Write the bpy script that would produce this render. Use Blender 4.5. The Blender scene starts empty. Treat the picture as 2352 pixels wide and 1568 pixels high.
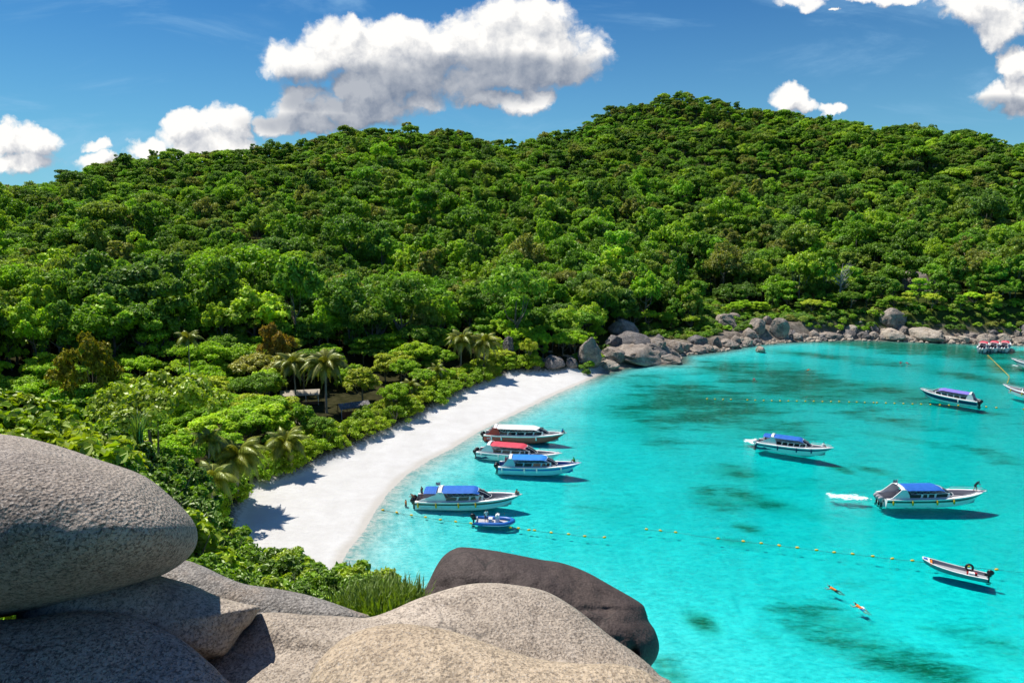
import bpy, math, random
import numpy as np
from mathutils import Vector, Matrix

scene = bpy.context.scene
COL = scene.collection
R = math.radians

# ------------------------------------------------------------------ camera
EYE = 40.0
PITCH = R(10.6)
FOC, CX, CY = 1568.0, 1176.0, 784.0          # a 24 mm lens on a 2352 x 1568 sheet
cam_data = bpy.data.cameras.new('camera')
cam_data.lens = 24.0
cam_data.sensor_width = 36.0
cam_data.clip_start = 0.1
cam_data.clip_end = 9000.0
cam = bpy.data.objects.new('camera', cam_data)
COL.objects.link(cam)
cam.location = (0, 0, EYE)
cam.rotation_euler = (R(90) - PITCH, 0, 0)
scene.camera = cam

# ------------------------------------------------------------------ sun, exposure, cycles
SUN_AZ, SUN_EL = R(-52), R(60)               # azimuth from +Y, clockwise positive
SUN = Vector((math.sin(SUN_AZ) * math.cos(SUN_EL), math.cos(SUN_AZ) * math.cos(SUN_EL), math.sin(SUN_EL)))
sun_data = bpy.data.lights.new('sun', 'SUN')
sun_data.energy = 5.0
sun_data.angle = R(0.53)
sun_data.color = (1.0, 0.955, 0.88)
sun_ob = bpy.data.objects.new('sun', sun_data)
COL.objects.link(sun_ob)
sun_ob.rotation_euler = SUN.to_track_quat('Z', 'Y').to_euler()
sun_ob.location = (0, 0, 300)

scene.view_settings.view_transform = 'Standard'
scene.view_settings.look = 'None'
scene.view_settings.exposure = 0.38
scene.view_settings.gamma = 1.0
scene.view_settings.use_curve_mapping = False
cy = scene.cycles
cy.max_bounces = 6
cy.diffuse_bounces = 3
cy.glossy_bounces = 2
cy.transmission_bounces = 3
cy.transparent_max_bounces = 10
cy.volume_bounces = 0
cy.caustics_reflective = False
cy.caustics_refractive = False
cy.use_adaptive_sampling = True
cy.adaptive_threshold = 0.02
cy.use_denoising = True

# ------------------------------------------------------------------ node helpers
class NT:
    """Small builder for node trees."""
    def __init__(s, tree):
        s.t = tree
        s.t.nodes.clear()
    def n(s, kind, **kw):
        nd = s.t.nodes.new(kind)
        ins = kw.pop('ins', {})
        for k, v in kw.items():
            setattr(nd, k, v)
        for k, v in ins.items():
            s.set(nd, k, v)
        return nd
    def set(s, nd, k, v):
        sock = nd.inputs[k]
        if hasattr(v, 'bl_rna') and isinstance(v, bpy.types.NodeSocket):
            s.t.links.new(v, sock)
        elif isinstance(v, bpy.types.Node):
            s.t.links.new(v.outputs[0], sock)
        else:
            if sock.type == 'RGBA' and len(v) == 3:
                v = (*v, 1)
            sock.default_value = v
    def m(s, op, a, b=None, c=None, clamp=False):
        nd = s.n('ShaderNodeMath', operation=op, use_clamp=clamp)
        s.set(nd, 0, a)
        if b is not None: s.set(nd, 1, b)
        if c is not None: s.set(nd, 2, c)
        return nd.outputs[0]
    def v(s, op, a, b=None, scale=None):
        nd = s.n('ShaderNodeVectorMath', operation=op)
        s.set(nd, 0, a)
        if b is not None: s.set(nd, 1, b)
        if scale is not None: s.set(nd, 'Scale', scale)
        return nd.outputs['Value'] if op in ('LENGTH', 'DOT_PRODUCT', 'DISTANCE') else nd.outputs[0]
    def mix(s, f, a, b, kind='MIX'):
        nd = s.n('ShaderNodeMix', data_type='RGBA', blend_type=kind)
        s.set(nd, 0, f); s.set(nd, 6, a); s.set(nd, 7, b)
        return nd.outputs[2]
    def ramp(s, f, stops, interp='LINEAR'):
        nd = s.n('ShaderNodeValToRGB')
        cr = nd.color_ramp
        cr.interpolation = interp
        while len(cr.elements) < len(stops):
            cr.elements.new(0.5)
        for e, (p, c) in zip(cr.elements, stops):
            e.position = p
            e.color = (*c, 1) if not isinstance(c, (int, float)) else (c, c, c, 1)
        s.set(nd, 0, f)
        return nd.outputs[0]
    def noise(s, vec, scale, detail=2.0, rough=0.5, out=0, **kw):
        nd = s.n('ShaderNodeTexNoise', **kw)
        s.set(nd, 'Vector', vec); s.set(nd, 'Scale', scale); s.set(nd, 'Detail', detail); s.set(nd, 'Roughness', rough)
        return nd.outputs[out]
    def smooth(s, x, lo, hi):
        nd = s.n('ShaderNodeMapRange', interpolation_type='SMOOTHSTEP')
        s.set(nd, 0, x); s.set(nd, 1, lo); s.set(nd, 2, hi); s.set(nd, 3, 0.0); s.set(nd, 4, 1.0)
        return nd.outputs[0]

def new_mat(name):
    m = bpy.data.materials.new(name)
    m.use_nodes = True
    return m, NT(m.node_tree)

# ------------------------------------------------------------------ world: daylight sky with clouds
def build_world():
    w = bpy.data.worlds.new('World')
    scene.world = w
    w.use_nodes = True
    t = NT(w.node_tree)
    tc = t.n('ShaderNodeTexCoord')
    d = tc.outputs['Generated']
    sky = t.n('ShaderNodeTexSky', sky_type='NISHITA', sun_disc=False, sun_elevation=SUN_EL,
              sun_rotation=SUN_AZ % (2 * math.pi), altitude=0.0, air_density=1.0, dust_density=0.6, ozone_density=3.0)
    hs = t.n('ShaderNodeHueSaturation', ins={'Hue': 0.493, 'Saturation': 1.42, 'Value': 1.0, 'Fac': 1.0, 'Color': sky.outputs[0]})
    sep = t.n('ShaderNodeSeparateXYZ', ins={0: d})
    X, Y, Z = sep.outputs
    Yc = t.m('MAXIMUM', Y, 0.02)
    a = t.m('DIVIDE', X, Yc)
    b = t.m('DIVIDE', Z, Yc)
    front = t.smooth(Y, 0.1, 0.35)
    ab = t.n('ShaderNodeCombineXYZ', ins={0: a, 1: b, 2: 0.0}).outputs[0]
    S = math.sin(PITCH); C = math.cos(PITCH)
    def AB(u, v):
        x, yd = u - CX, v - CY
        y = FOC * C - yd * S
        return x / y, (-FOC * S - yd * C) / y
    # cumulus lobes: (centre u, v, half width, half height, strength)
    lobes = [
        (700,135,95,62),(780,100,88,62),(850,130,110,75),(930,150,170,85),(905,92,60,48),(1010,120,110,70),(1090,110,110,85),
        (1180,105,150,95),(1230,60,100,66),(1180,60,90,58),(1290,110,100,72),(1340,140,70,50),(1120,170,190,54),(960,190,210,52),(1240,160,130,44),(850,205,120,46),(700,278,95,32),(820,268,120,30),
        (700,215,60,34),(672,255,44,36),(740,245,130,38),(850,240,130,36),(950,232,72,26),(1175,240,78,26),(1232,222,48,24),(1110,228,44,22),(640,280,50,28),
        (30,318,60,34),(92,330,48,28),(40,370,92,34),
        (222,336,42,15),(415,288,46,34),(520,285,62,46),(452,330,95,46),(340,350,58,28),(250,378,78,26),(530,330,60,40),
        (1832,2,60,15),(1858,18,30,20),(2020,-12,150,18),(2262,12,110,44),(2310,60,50,56),(1910,34,14,4),
        (2335,150,44,34),(2285,222,62,30),(2335,215,50,54),
        (1818,215,46,30),(1860,232,30,16),(1915,243,40,16),
    ]
    shade_lobes = [(900,196,240,44),(1150,168,230,40),(800,228,170,40),(980,205,300,44),(760,285,170,30),(2290,246,86,24),(1100,240,50,22),(700,200,100,26),(890,256,110,22)]
    def warp(vec):
        n1 = t.n('ShaderNodeTexNoise', ins={'Vector': vec, 'Scale': 15.0, 'Detail': 6.0, 'Roughness': 0.62})
        o = t.v('SUBTRACT', n1.outputs['Color'], (0.5, 0.5, 0.5))
        return t.v('ADD', vec, t.v('SCALE', o, scale=0.062))
    def field(vec, ls):
        out = None
        for (u, v, rx, ry) in ls:
            ca, cb = AB(u, v)
            sx, sy = rx / FOC, ry / FOC
            mp = t.v('MULTIPLY', t.v('SUBTRACT', vec, (ca, cb, 0)), (1 / sx, 1 / sy, 0))
            q = t.m('MULTIPLY_ADD', t.v('DOT_PRODUCT', mp, mp), -1.0, 1.0)
            if out is None: out = q
            else:
                nd = t.n('ShaderNodeMath', operation='SMOOTH_MAX')
                t.set(nd, 0, out); t.set(nd, 1, q); t.set(nd, 2, 0.25)
                out = nd.outputs[0]
        return out
    def dens(vec):
        wv = warp(vec)
        q = t.m('ADD', t.m('MAXIMUM', field(wv, lobes), -2.5), 0.60)
        vo = t.n('ShaderNodeTexVoronoi', feature='SMOOTH_F1', ins={'Vector': wv, 'Scale': 20.0, 'Detail': 3.0, 'Roughness': 0.5, 'Lacunarity': 2.1, 'Smoothness': 0.25})
        puff = t.m('MULTIPLY_ADD', vo.outputs['Distance'], -1.0, 0.45)
        n = t.noise(vec, 42.0, 6.0, 0.6)
        q = t.m('MULTIPLY_ADD', puff, 0.95, q)
        return t.m('MULTIPLY_ADD', t.m('SUBTRACT', n, 0.5), 0.55, q), puff
    D0, puff = dens(ab)
    lit_off = t.v('ADD', ab, (-0.010, 0.022, 0))
    D1, puff1 = dens(lit_off)
    cover = t.smooth(D0, -0.08, 0.72)
    slope = t.m('SUBTRACT', D0, D1)                               # > 0 towards the light
    lit = t.m('MULTIPLY_ADD', slope, 0.95, 0.64, clamp=True)
    grey = t.smooth(t.m('MULTIPLY_ADD', t.m('SUBTRACT', t.noise(ab, 14.0, 4.0, 0.55), 0.5), 1.6, field(ab, shade_lobes)), -0.65, 0.75)
    base = t.mix(lit, (0.32, 0.35, 0.41), (0.80, 0.785, 0.76))
    ccol = t.mix(t.m('MULTIPLY', grey, 0.88), base, t.mix(lit, (0.13, 0.17, 0.245), (0.30, 0.33, 0.385)))
    # thin high cloud veils
    st = t.v('MULTIPLY', ab, (1.0, 3.4, 1.0))
    veil = t.noise(st, 3.1, 8.0, 0.62, distortion=0.6) if False else t.n('ShaderNodeTexNoise', ins={'Vector': st, 'Scale': 3.1, 'Detail': 8.0, 'Roughness': 0.62, 'Distortion': 0.7}).outputs[0]
    veil = t.m('MULTIPLY', t.smooth(veil, 0.50, 0.80), 0.60)
    # clouds for the rest of the sky, on a flat layer overhead
    Zc = t.m('MAXIMUM', Z, 0.05)
    pl = t.n('ShaderNodeCombineXYZ', ins={0: t.m('DIVIDE', X, Zc), 1: t.m('DIVIDE', Y, Zc), 2: 0.0}).outputs[0]
    rest = t.m('MULTIPLY', t.smooth(t.noise(pl, 0.8, 7.0, 0.58), 0.55, 0.72), t.smooth(Z, 0.05, 0.2))
    rest = t.m('MULTIPLY', rest, t.m('SUBTRACT', 1.0, t.smooth(t.m('SUBTRACT', Y, t.m('MULTIPLY', Z, 1.0)), 0.1, 0.35)))
    # clear air just above the horizon
    hz = t.m('POWER', t.m('SUBTRACT', 1.0, t.m('ABSOLUTE', Z), clamp=True), 5.2)
    skyc = t.v('SCALE', hs.outputs[0], scale=0.080)
    skyc = t.v('MULTIPLY', skyc, (0.0, 0.44, 0.76))
    skyc = t.mix(t.m('MULTIPLY', hz, 0.80), skyc, (0.28, 0.56, 0.70))
    skyc = t.mix(veil, skyc, (0.28, 0.48, 0.68))
    skyc = t.mix(t.m('MULTIPLY', rest, 0.7), skyc, (0.66, 0.67, 0.71))
    col = t.mix(cover, skyc, ccol)
    plain = t.n('ShaderNodeBackground', ins={'Color': skyc, 'Strength': 1.0})
    cloudy = t.n('ShaderNodeBackground', ins={'Color': col, 'Strength': 1.0})
    win = t.m('MULTIPLY', t.m('LESS_THAN', t.m('ABSOLUTE', a), 0.95), t.m('MULTIPLY', t.m('GREATER_THAN', Y, 0.3), t.m('MULTIPLY', t.m('GREATER_THAN', b, 0.0), t.m('LESS_THAN', b, 0.5))))
    bg = t.n('ShaderNodeMixShader', ins={0: win, 1: plain.outputs[0], 2: cloudy.outputs[0]})
    out = t.n('ShaderNodeOutputWorld', ins={'Surface': bg.outputs[0]})
    w.cycles.sampling_method = 'MANUAL'
    w.cycles.sample_map_resolution = 512
build_world()

# ------------------------------------------------------------------ geometry helpers
SP, CP = math.sin(PITCH), math.cos(PITCH)
def ray(u, v):
    x, yd = u - CX, v - CY
    return np.array([x, FOC * CP - yd * SP, -FOC * SP - yd * CP]) / FOC
def ground(u, v, z=0.0):
    """The point at height z that stands at (u, v) of the photograph."""
    d = ray(u, v)
    return d * ((z - EYE) / d[2]) + np.array([0, 0, EYE])

def rng_of(seed): return np.random.RandomState(seed)

_perm = np.random.RandomState(7).permutation(512)
_perm = np.concatenate([_perm, _perm, _perm])
_val = np.random.RandomState(11).uniform(-1, 1, 512)
def vnoise(x, y, z=None):
    x = np.asarray(x, float); y = np.asarray(y, float)
    z = np.zeros_like(x) if z is None else np.asarray(z, float)
    xi, yi, zi = np.floor(x).astype(int), np.floor(y).astype(int), np.floor(z).astype(int)
    fx, fy, fz = x - xi, y - yi, z - zi
    fx, fy, fz = [f * f * f * (f * (f * 6 - 15) + 10) for f in (fx, fy, fz)]
    def h(a, b, c): return _val[_perm[_perm[_perm[a & 511] + (b & 511)] + (c & 511)] & 511]
    def lerp(a, b, f): return a + (b - a) * f
    return lerp(lerp(lerp(h(xi, yi, zi), h(xi+1, yi, zi), fx), lerp(h(xi, yi+1, zi), h(xi+1, yi+1, zi), fx), fy),
                lerp(lerp(h(xi, yi, zi+1), h(xi+1, yi, zi+1), fx), lerp(h(xi, yi+1, zi+1), h(xi+1, yi+1, zi+1), fx), fy), fz)
def fbm(x, y, z=None, oct=4, rough=0.5):
    a, s, out = 1.0, 0.0, 0.0
    z = np.zeros_like(np.asarray(x, float)) if z is None else z
    for i in range(oct):
        k = 2.03 ** i
        out = out + a * vnoise(x * k + 17.3 * i, y * k - 9.1 * i, z * k + 3.7 * i)
        s += a; a *= rough
    return out / s
def sstep(x, lo, hi):
    q = np.clip((x - lo) / (hi - lo), 0, 1)
    return q * q * (3 - 2 * q)

def mesh_np(name, verts, faces, mat_ids=None, smooth=False):
    """verts Nx3, faces: an (M,k) array or a list of tuples -> mesh data."""
    me = bpy.data.meshes.new(name)
    verts = np.asarray(verts, dtype=np.float32)
    me.vertices.add(len(verts))
    me.vertices.foreach_set('co', verts.ravel())
    if isinstance(faces, np.ndarray):
        m, k = faces.shape
        me.loops.add(m * k)
        me.loops.foreach_set('vertex_index', faces.astype(np.int32).ravel())
        me.polygons.add(m)
        me.polygons.foreach_set('loop_start', np.arange(0, m * k, k, dtype=np.int32))
    else:
        ln = np.array([len(f) for f in faces], dtype=np.int32)
        me.loops.add(int(ln.sum()))
        me.loops.foreach_set('vertex_index', np.array([i for f in faces for i in f], dtype=np.int32))
        me.polygons.add(len(faces))
        me.polygons.foreach_set('loop_start', np.concatenate([[0], np.cumsum(ln)[:-1]]).astype(np.int32))
    if mat_ids is not None:
        me.polygons.foreach_set('material_index', np.asarray(mat_ids, dtype=np.int32))
    me.update(calc_edges=True)
    me.polygons.foreach_set('use_smooth', np.full(len(me.polygons), bool(smooth)))
    me.validate()
    return me

def tag(o, label=None, cat=None, group=None, kind=None):
    if label: o['label'] = label
    if cat: o['category'] = cat
    if group: o['group'] = group
    if kind: o['kind'] = kind
    return o
def link(name, me, mats=(), parent=None):
    o = bpy.data.objects.new(name, me)
    COL.objects.link(o)
    if me is not None:
        for m in mats:
            if len(me.materials) < len(mats): me.materials.append(m)
    if parent: o.parent = parent
    return o
def empty(name, loc=(0, 0, 0), rz=0.0, scale=1.0):
    o = bpy.data.objects.new(name, None)
    COL.objects.link(o)
    o.location = loc; o.rotation_euler = (0, 0, rz); o.scale = (scale,) * 3
    o.empty_display_size = 0.3
    return o
def copy_tree(o, parent=None):
    c = o.copy(); COL.objects.link(c)
    if parent: c.parent = parent
    for ch in list(o.children): copy_tree(ch, c)
    return c

class MB:
    """Collects shapes and links them as one mesh object."""
    def __init__(s): s.v, s.f, s.m = [], [], []
    def add(s, vs, fs, mi=0):
        b = len(s.v)
        s.v += [tuple(p) for p in vs]
        s.f += [tuple(i + b for i in f) for f in fs]
        s.m += [mi] * len(fs)
        return s
    def box(s, c, size, mi=0, rot=None):
        hx, hy, hz = [q / 2 for q in size]
        vs = [Vector((x, y, z)) for x in (-hx, hx) for y in (-hy, hy) for z in (-hz, hz)]
        if rot is not None: vs = [rot @ p for p in vs]
        c = Vector(c)
        return s.add([p + c for p in vs], [(0,1,3,2),(4,6,7,5),(0,4,5,1),(2,3,7,6),(0,2,6,4),(1,5,7,3)], mi)
    def tube(s, path, rad, n=6, mi=0, cap=True):
        path = [Vector(p) for p in path]
        rads = rad if isinstance(rad, (list, tuple)) else [rad] * len(path)
        vs, fs = [], []
        for i, p in enumerate(path):
            t = (path[min(i + 1, len(path) - 1)] - path[max(i - 1, 0)]).normalized()
            up = Vector((0, 0, 1)) if abs(t.z) < 0.95 else Vector((1, 0, 0))
            a = t.cross(up).normalized(); b = t.cross(a)
            for k in range(n):
                th = 2 * math.pi * k / n
                vs.append(p + a * (rads[i] * math.cos(th)) + b * (rads[i] * math.sin(th)))
        for i in range(len(path) - 1):
            for k in range(n):
                fs.append((i*n + k, i*n + (k+1) % n, (i+1)*n + (k+1) % n, (i+1)*n + k))
        if cap:
            fs.append(tuple(range(n))); fs.append(tuple(range((len(path)-1)*n, len(path)*n))[::-1])
        return s.add(vs, fs, mi)
    def ball(s, c, r, nu=10, nv=7, mi=0, rot=None):
        r = (r, r, r) if isinstance(r, (int, float)) else r
        vs, fs = [], []
        for j in range(nv + 1):
            ph = math.pi * j / nv
            for i in range(nu):
                th = 2 * math.pi * i / nu
                p = Vector((r[0]*math.sin(ph)*math.cos(th), r[1]*math.sin(ph)*math.sin(th), r[2]*math.cos(ph)))
                if rot is not None: p = rot @ p
                vs.append(p + Vector(c))
        for j in range(nv):
            for i in range(nu):
                fs.append((j*nu + i, j*nu + (i+1) % nu, (j+1)*nu + (i+1) % nu, (j+1)*nu + i))
        return s.add(vs, fs, mi)
    def loft(s, rings, mids=None, closed=False, cap=None):
        n = len(rings[0]); vs = [p for r in rings for p in r]; b = len(s.v)
        s.v += [tuple(p) for p in vs]
        cols = n if closed else n - 1
        for i in range(len(rings) - 1):
            for k in range(cols):
                s.f.append((b + i*n + k, b + i*n + (k+1) % n, b + (i+1)*n + (k+1) % n, b + (i+1)*n + k))
                s.m.append(mids[k] if mids else 0)
        if cap:
            s.f.append(tuple(b + k for k in range(n))); s.m.append(cap[0])
            s.f.append(tuple(b + (len(rings)-1)*n + k for k in range(n))[::-1]); s.m.append(cap[1])
        return s
    def build(s, name, mats, parent=None, smooth=False):
        if not isinstance(mats, (list, tuple)): mats = [mats]
        me = mesh_np(name, s.v, s.f, s.m, smooth)
        return link(name, me, mats, parent)
# ------------------------------------------------------------------ the lie of the land
def P2(u, v, z=0.0): return tuple(ground(u, v, z)[:2])
shore_px = [(800,1262),(838,1215),(862,1172),(890,1132),(935,1088),(985,1056),(1040,1028),(1100,990),(1200,942),(1290,898),(1375,862),(1425,846),
            (1470,838),(1530,836),(1562,832),(1566,815),(1600,812),(1660,805),(1720,792),(1790,786),(1880,782),(1960,780),(2060,783),(2160,786),(2240,790),(2352,792),(2600,800)]
veg_px = [(400,1330),(540,1262),(568,1165),(600,1108),(645,1098),(700,1080),(760,1050),(800,1035),(870,1000),(950,965),(1030,920),(1090,890),(1150,868),(1190,852),(1250,850),(1320,846),(1395,842),(1418,838)]
shore_w = [P2(*p) for p in shore_px]
land = [(16,-300),(15,-20),(12,12),(7,34),(-6,56),(-20,70)] + shore_w + [(400,235),(560,300),(900,420),(3000,900),(3000,3500),(-3000,3500),(-3000,-300)]
rock_back = [(1250,838,1.5),(1330,800,5),(1400,752,11),(1470,742,13),(1560,775,7),(1640,765,8),(1655,720,16),(1720,720,15),(1830,762,4),(1960,770,3),(2060,765,4),(2160,764,4),(2240,772,3),(2352,772,3),(2600,785,3)]
beach_veg = [(14,-300),(12,-20),(9,10),(3,30),(-12,52),(-24,58)] + [P2(*p, 2.0) for p in veg_px] + [P2(*p) for p in shore_px if p[0] > 1440] + [(400,235),(560,300),(900,420),(3000,900),(3000,3500),(-3000,3500),(-3000,-300)]
_oa = np.arctan((np.array([1180,1240,1340,1430,1500,1570,1610,1650,1700,1790,1860,1950,2060,2200,2352]) - CX) / 1541.0)
_oo = np.array([0,0,0,11,14,8,6,8,16,12,6,5,6,6,6.0])
def sdist(px, py, poly):
    """Signed distance to a polygon: positive inside."""
    px = np.asarray(px, float); py = np.asarray(py, float)
    d = np.full(px.shape, 1e18); inside = np.zeros(px.shape, bool)
    n = len(poly)
    for i in range(n):
        x0, y0 = poly[i]; x1, y1 = poly[(i + 1) % n]
        ex, ey = x1 - x0, y1 - y0
        t = np.clip(((px - x0) * ex + (py - y0) * ey) / (ex * ex + ey * ey), 0, 1)
        d = np.minimum(d, (px - x0 - t * ex) ** 2 + (py - y0 - t * ey) ** 2)
        c = ((y0 > py) != (y1 > py)) & (px < (x1 - x0) * (py - y0) / ((y1 - y0) if y1 != y0 else 1e-9) + x0)
        inside ^= c
    return np.where(inside, 1, -1) * np.sqrt(d)

TREE_H = 8.8
hill_cols = {  # column of the photograph: (distance, height in the photograph of the tree tops)
    -900: [(150,770),(230,690),(330,610),(430,560)],
    0:    [(165,765),(230,655),(330,520),(430,432)],
    400:  [(165,748),(240,620),(350,465),(450,356)],
    620:  [(165,740),(240,610),(350,450),(460,322)],
    850:  [(170,735),(240,600),(350,430),(470,284)],
    1050: [(176,738),(245,600),(350,440),(490,292)],
    1180: [(182,742),(250,610),(370,440),(520,312)],
    1280: [(186,742),(250,610),(370,440),(540,292)],
    1420: [(196,735),(262,610),(385,426),(560,240)],
    1560: [(216,720),(284,600),(400,410),(560,222)],
    1750: [(226,720),(288,610),(400,424),(560,246)],
    2000: [(230,715),(290,600),(395,436),(530,274)],
    2180: [(234,718),(290,600),(390,440),(500,306)],
    2352: [(238,720),(290,610),(380,480),(480,352)],
    3200: [(245,735),(300,660),(420,570),(520,530)],
}
_hu = np.array(sorted(hill_cols))
_ha = np.arctan((_hu - CX) / 1541.0)
_hr, _hz = [], []
for u in sorted(hill_cols):
    rs, zs = [60.0], [2.2]
    for i, (r, v) in enumerate(hill_cols[u]):
        d = ray(u, v)
        z = EYE + r * d[2] / math.hypot(d[0], d[1]) - TREE_H
        if i == 0: rs.append(r - 14); zs.append(2.6)
        rs.append(r); zs.append(max(z, 3.0))
    rs += [rs[-1] + 90, rs[-1] + 260, 4000]; zs += [zs[-1] * 0.8, zs[-1] * 0.3, 1.5]
    _hr.append(rs); _hz.append(zs)
head_r = [0, 4, 8, 14, 22, 30, 45, 60, 75, 4000]
head_l = [37.0, 35.6, 33.6, 30.4, 26.5, 21.5, 12.0, 4.5, 2.4, 2.2]
head_c = [37.0, 35.0, 31.0, 25.5, 18.0, 11.0, 4.0, 2.0, 1.8, 1.5]
def terrain(x, y, sd=None):
    x = np.asarray(x, float); y = np.asarray(y, float)
    if sd is None: sd = sdist(x, y, land)
    r = np.hypot(x, y); az = np.arctan2(x, np.maximum(y, 1e-6)); az = np.where(y <= 0, np.sign(x + 1e-9) * 1.6, az)
    prof = np.stack([np.interp(r, rr, zz) for rr, zz in zip(_hr, _hz)], 0)
    fi = np.clip(np.interp(az, _ha, np.arange(len(_ha))), 0, len(_ha) - 1.0001)
    i0 = fi.astype(int); f = fi - i0; f = f * f * (3 - 2 * f)
    idx = np.indices(i0.shape)
    hz = prof[(i0, *idx)] * (1 - f) + prof[(i0 + 1, *idx)] * f
    amp = sstep(hz, 6, 40)
    hz = hz + amp * (7.0 * fbm(x / 50.0, y / 50.0, oct=3) + 4.2 * fbm(x / 19.0, y / 17.0, oct=2))
    hl = np.interp(r, head_r, head_l); hc = np.interp(r, head_r, head_c)
    k = sstep(az, -0.24, -0.02)
    head = hl * (1 - k) + hc * k
    zl = np.maximum(hz, head)
    sv = vdist(x, y)
    beach = 2.3 * (1 - np.exp(-np.clip(sd, 0, None) / 24.0)) + 0.07 * fbm(x / 6.0, y / 6.0, oct=2) * sstep(sd, 2, 12)
    near = sstep(r, 72, 58)
    sp = np.clip(sv + 1.5 * (1 - near) - 1.5, 0, None)
    rocky = sstep(np.arctan2(x, np.maximum(y, 1.0)), 0.06, 0.14)
    sp = sp * (1 - rocky) + np.clip(sd - 1.0, 0, None) * rocky
    cap = beach + sp * sp / (sp + 4.0) * (1.3 + 3.0 * near)
    z_land = np.minimum(zl, cap)
    d = np.clip(-sd, 0, None)
    z_sea = -(0.88 * (1 - np.exp(-d / 20.0)) + 0.0045 * np.clip(d, 0, 140)) + 0.06 * fbm(x / 14.0, y / 14.0, oct=3) * sstep(d, 3, 20)
    return np.where(sd > 0, z_land, z_sea)
def tz(x, y): return float(terrain(np.array([x]), np.array([y]))[0])
def hit(u, v, r0=8.0):
    """Where the sight line through (u, v) first meets the ground."""
    d = ray(u, v); h = math.hypot(d[0], d[1])
    rs = np.arange(r0, 640, 0.5)
    xs, ys, zs = d[0] / h * rs, d[1] / h * rs, EYE + d[2] / h * rs
    below = np.nonzero(zs <= np.maximum(terrain(xs, ys), 0.0))[0]
    i = below[0] if len(below) else len(rs) - 1
    return np.array([xs[i], ys[i], zs[i]])

def vdist(x, y):
    return np.minimum(sdist(x, y, beach_veg), sdist(x, y, land) - np.interp(np.arctan2(x, np.maximum(y, 1.0)), _oa, _oo))

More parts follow.
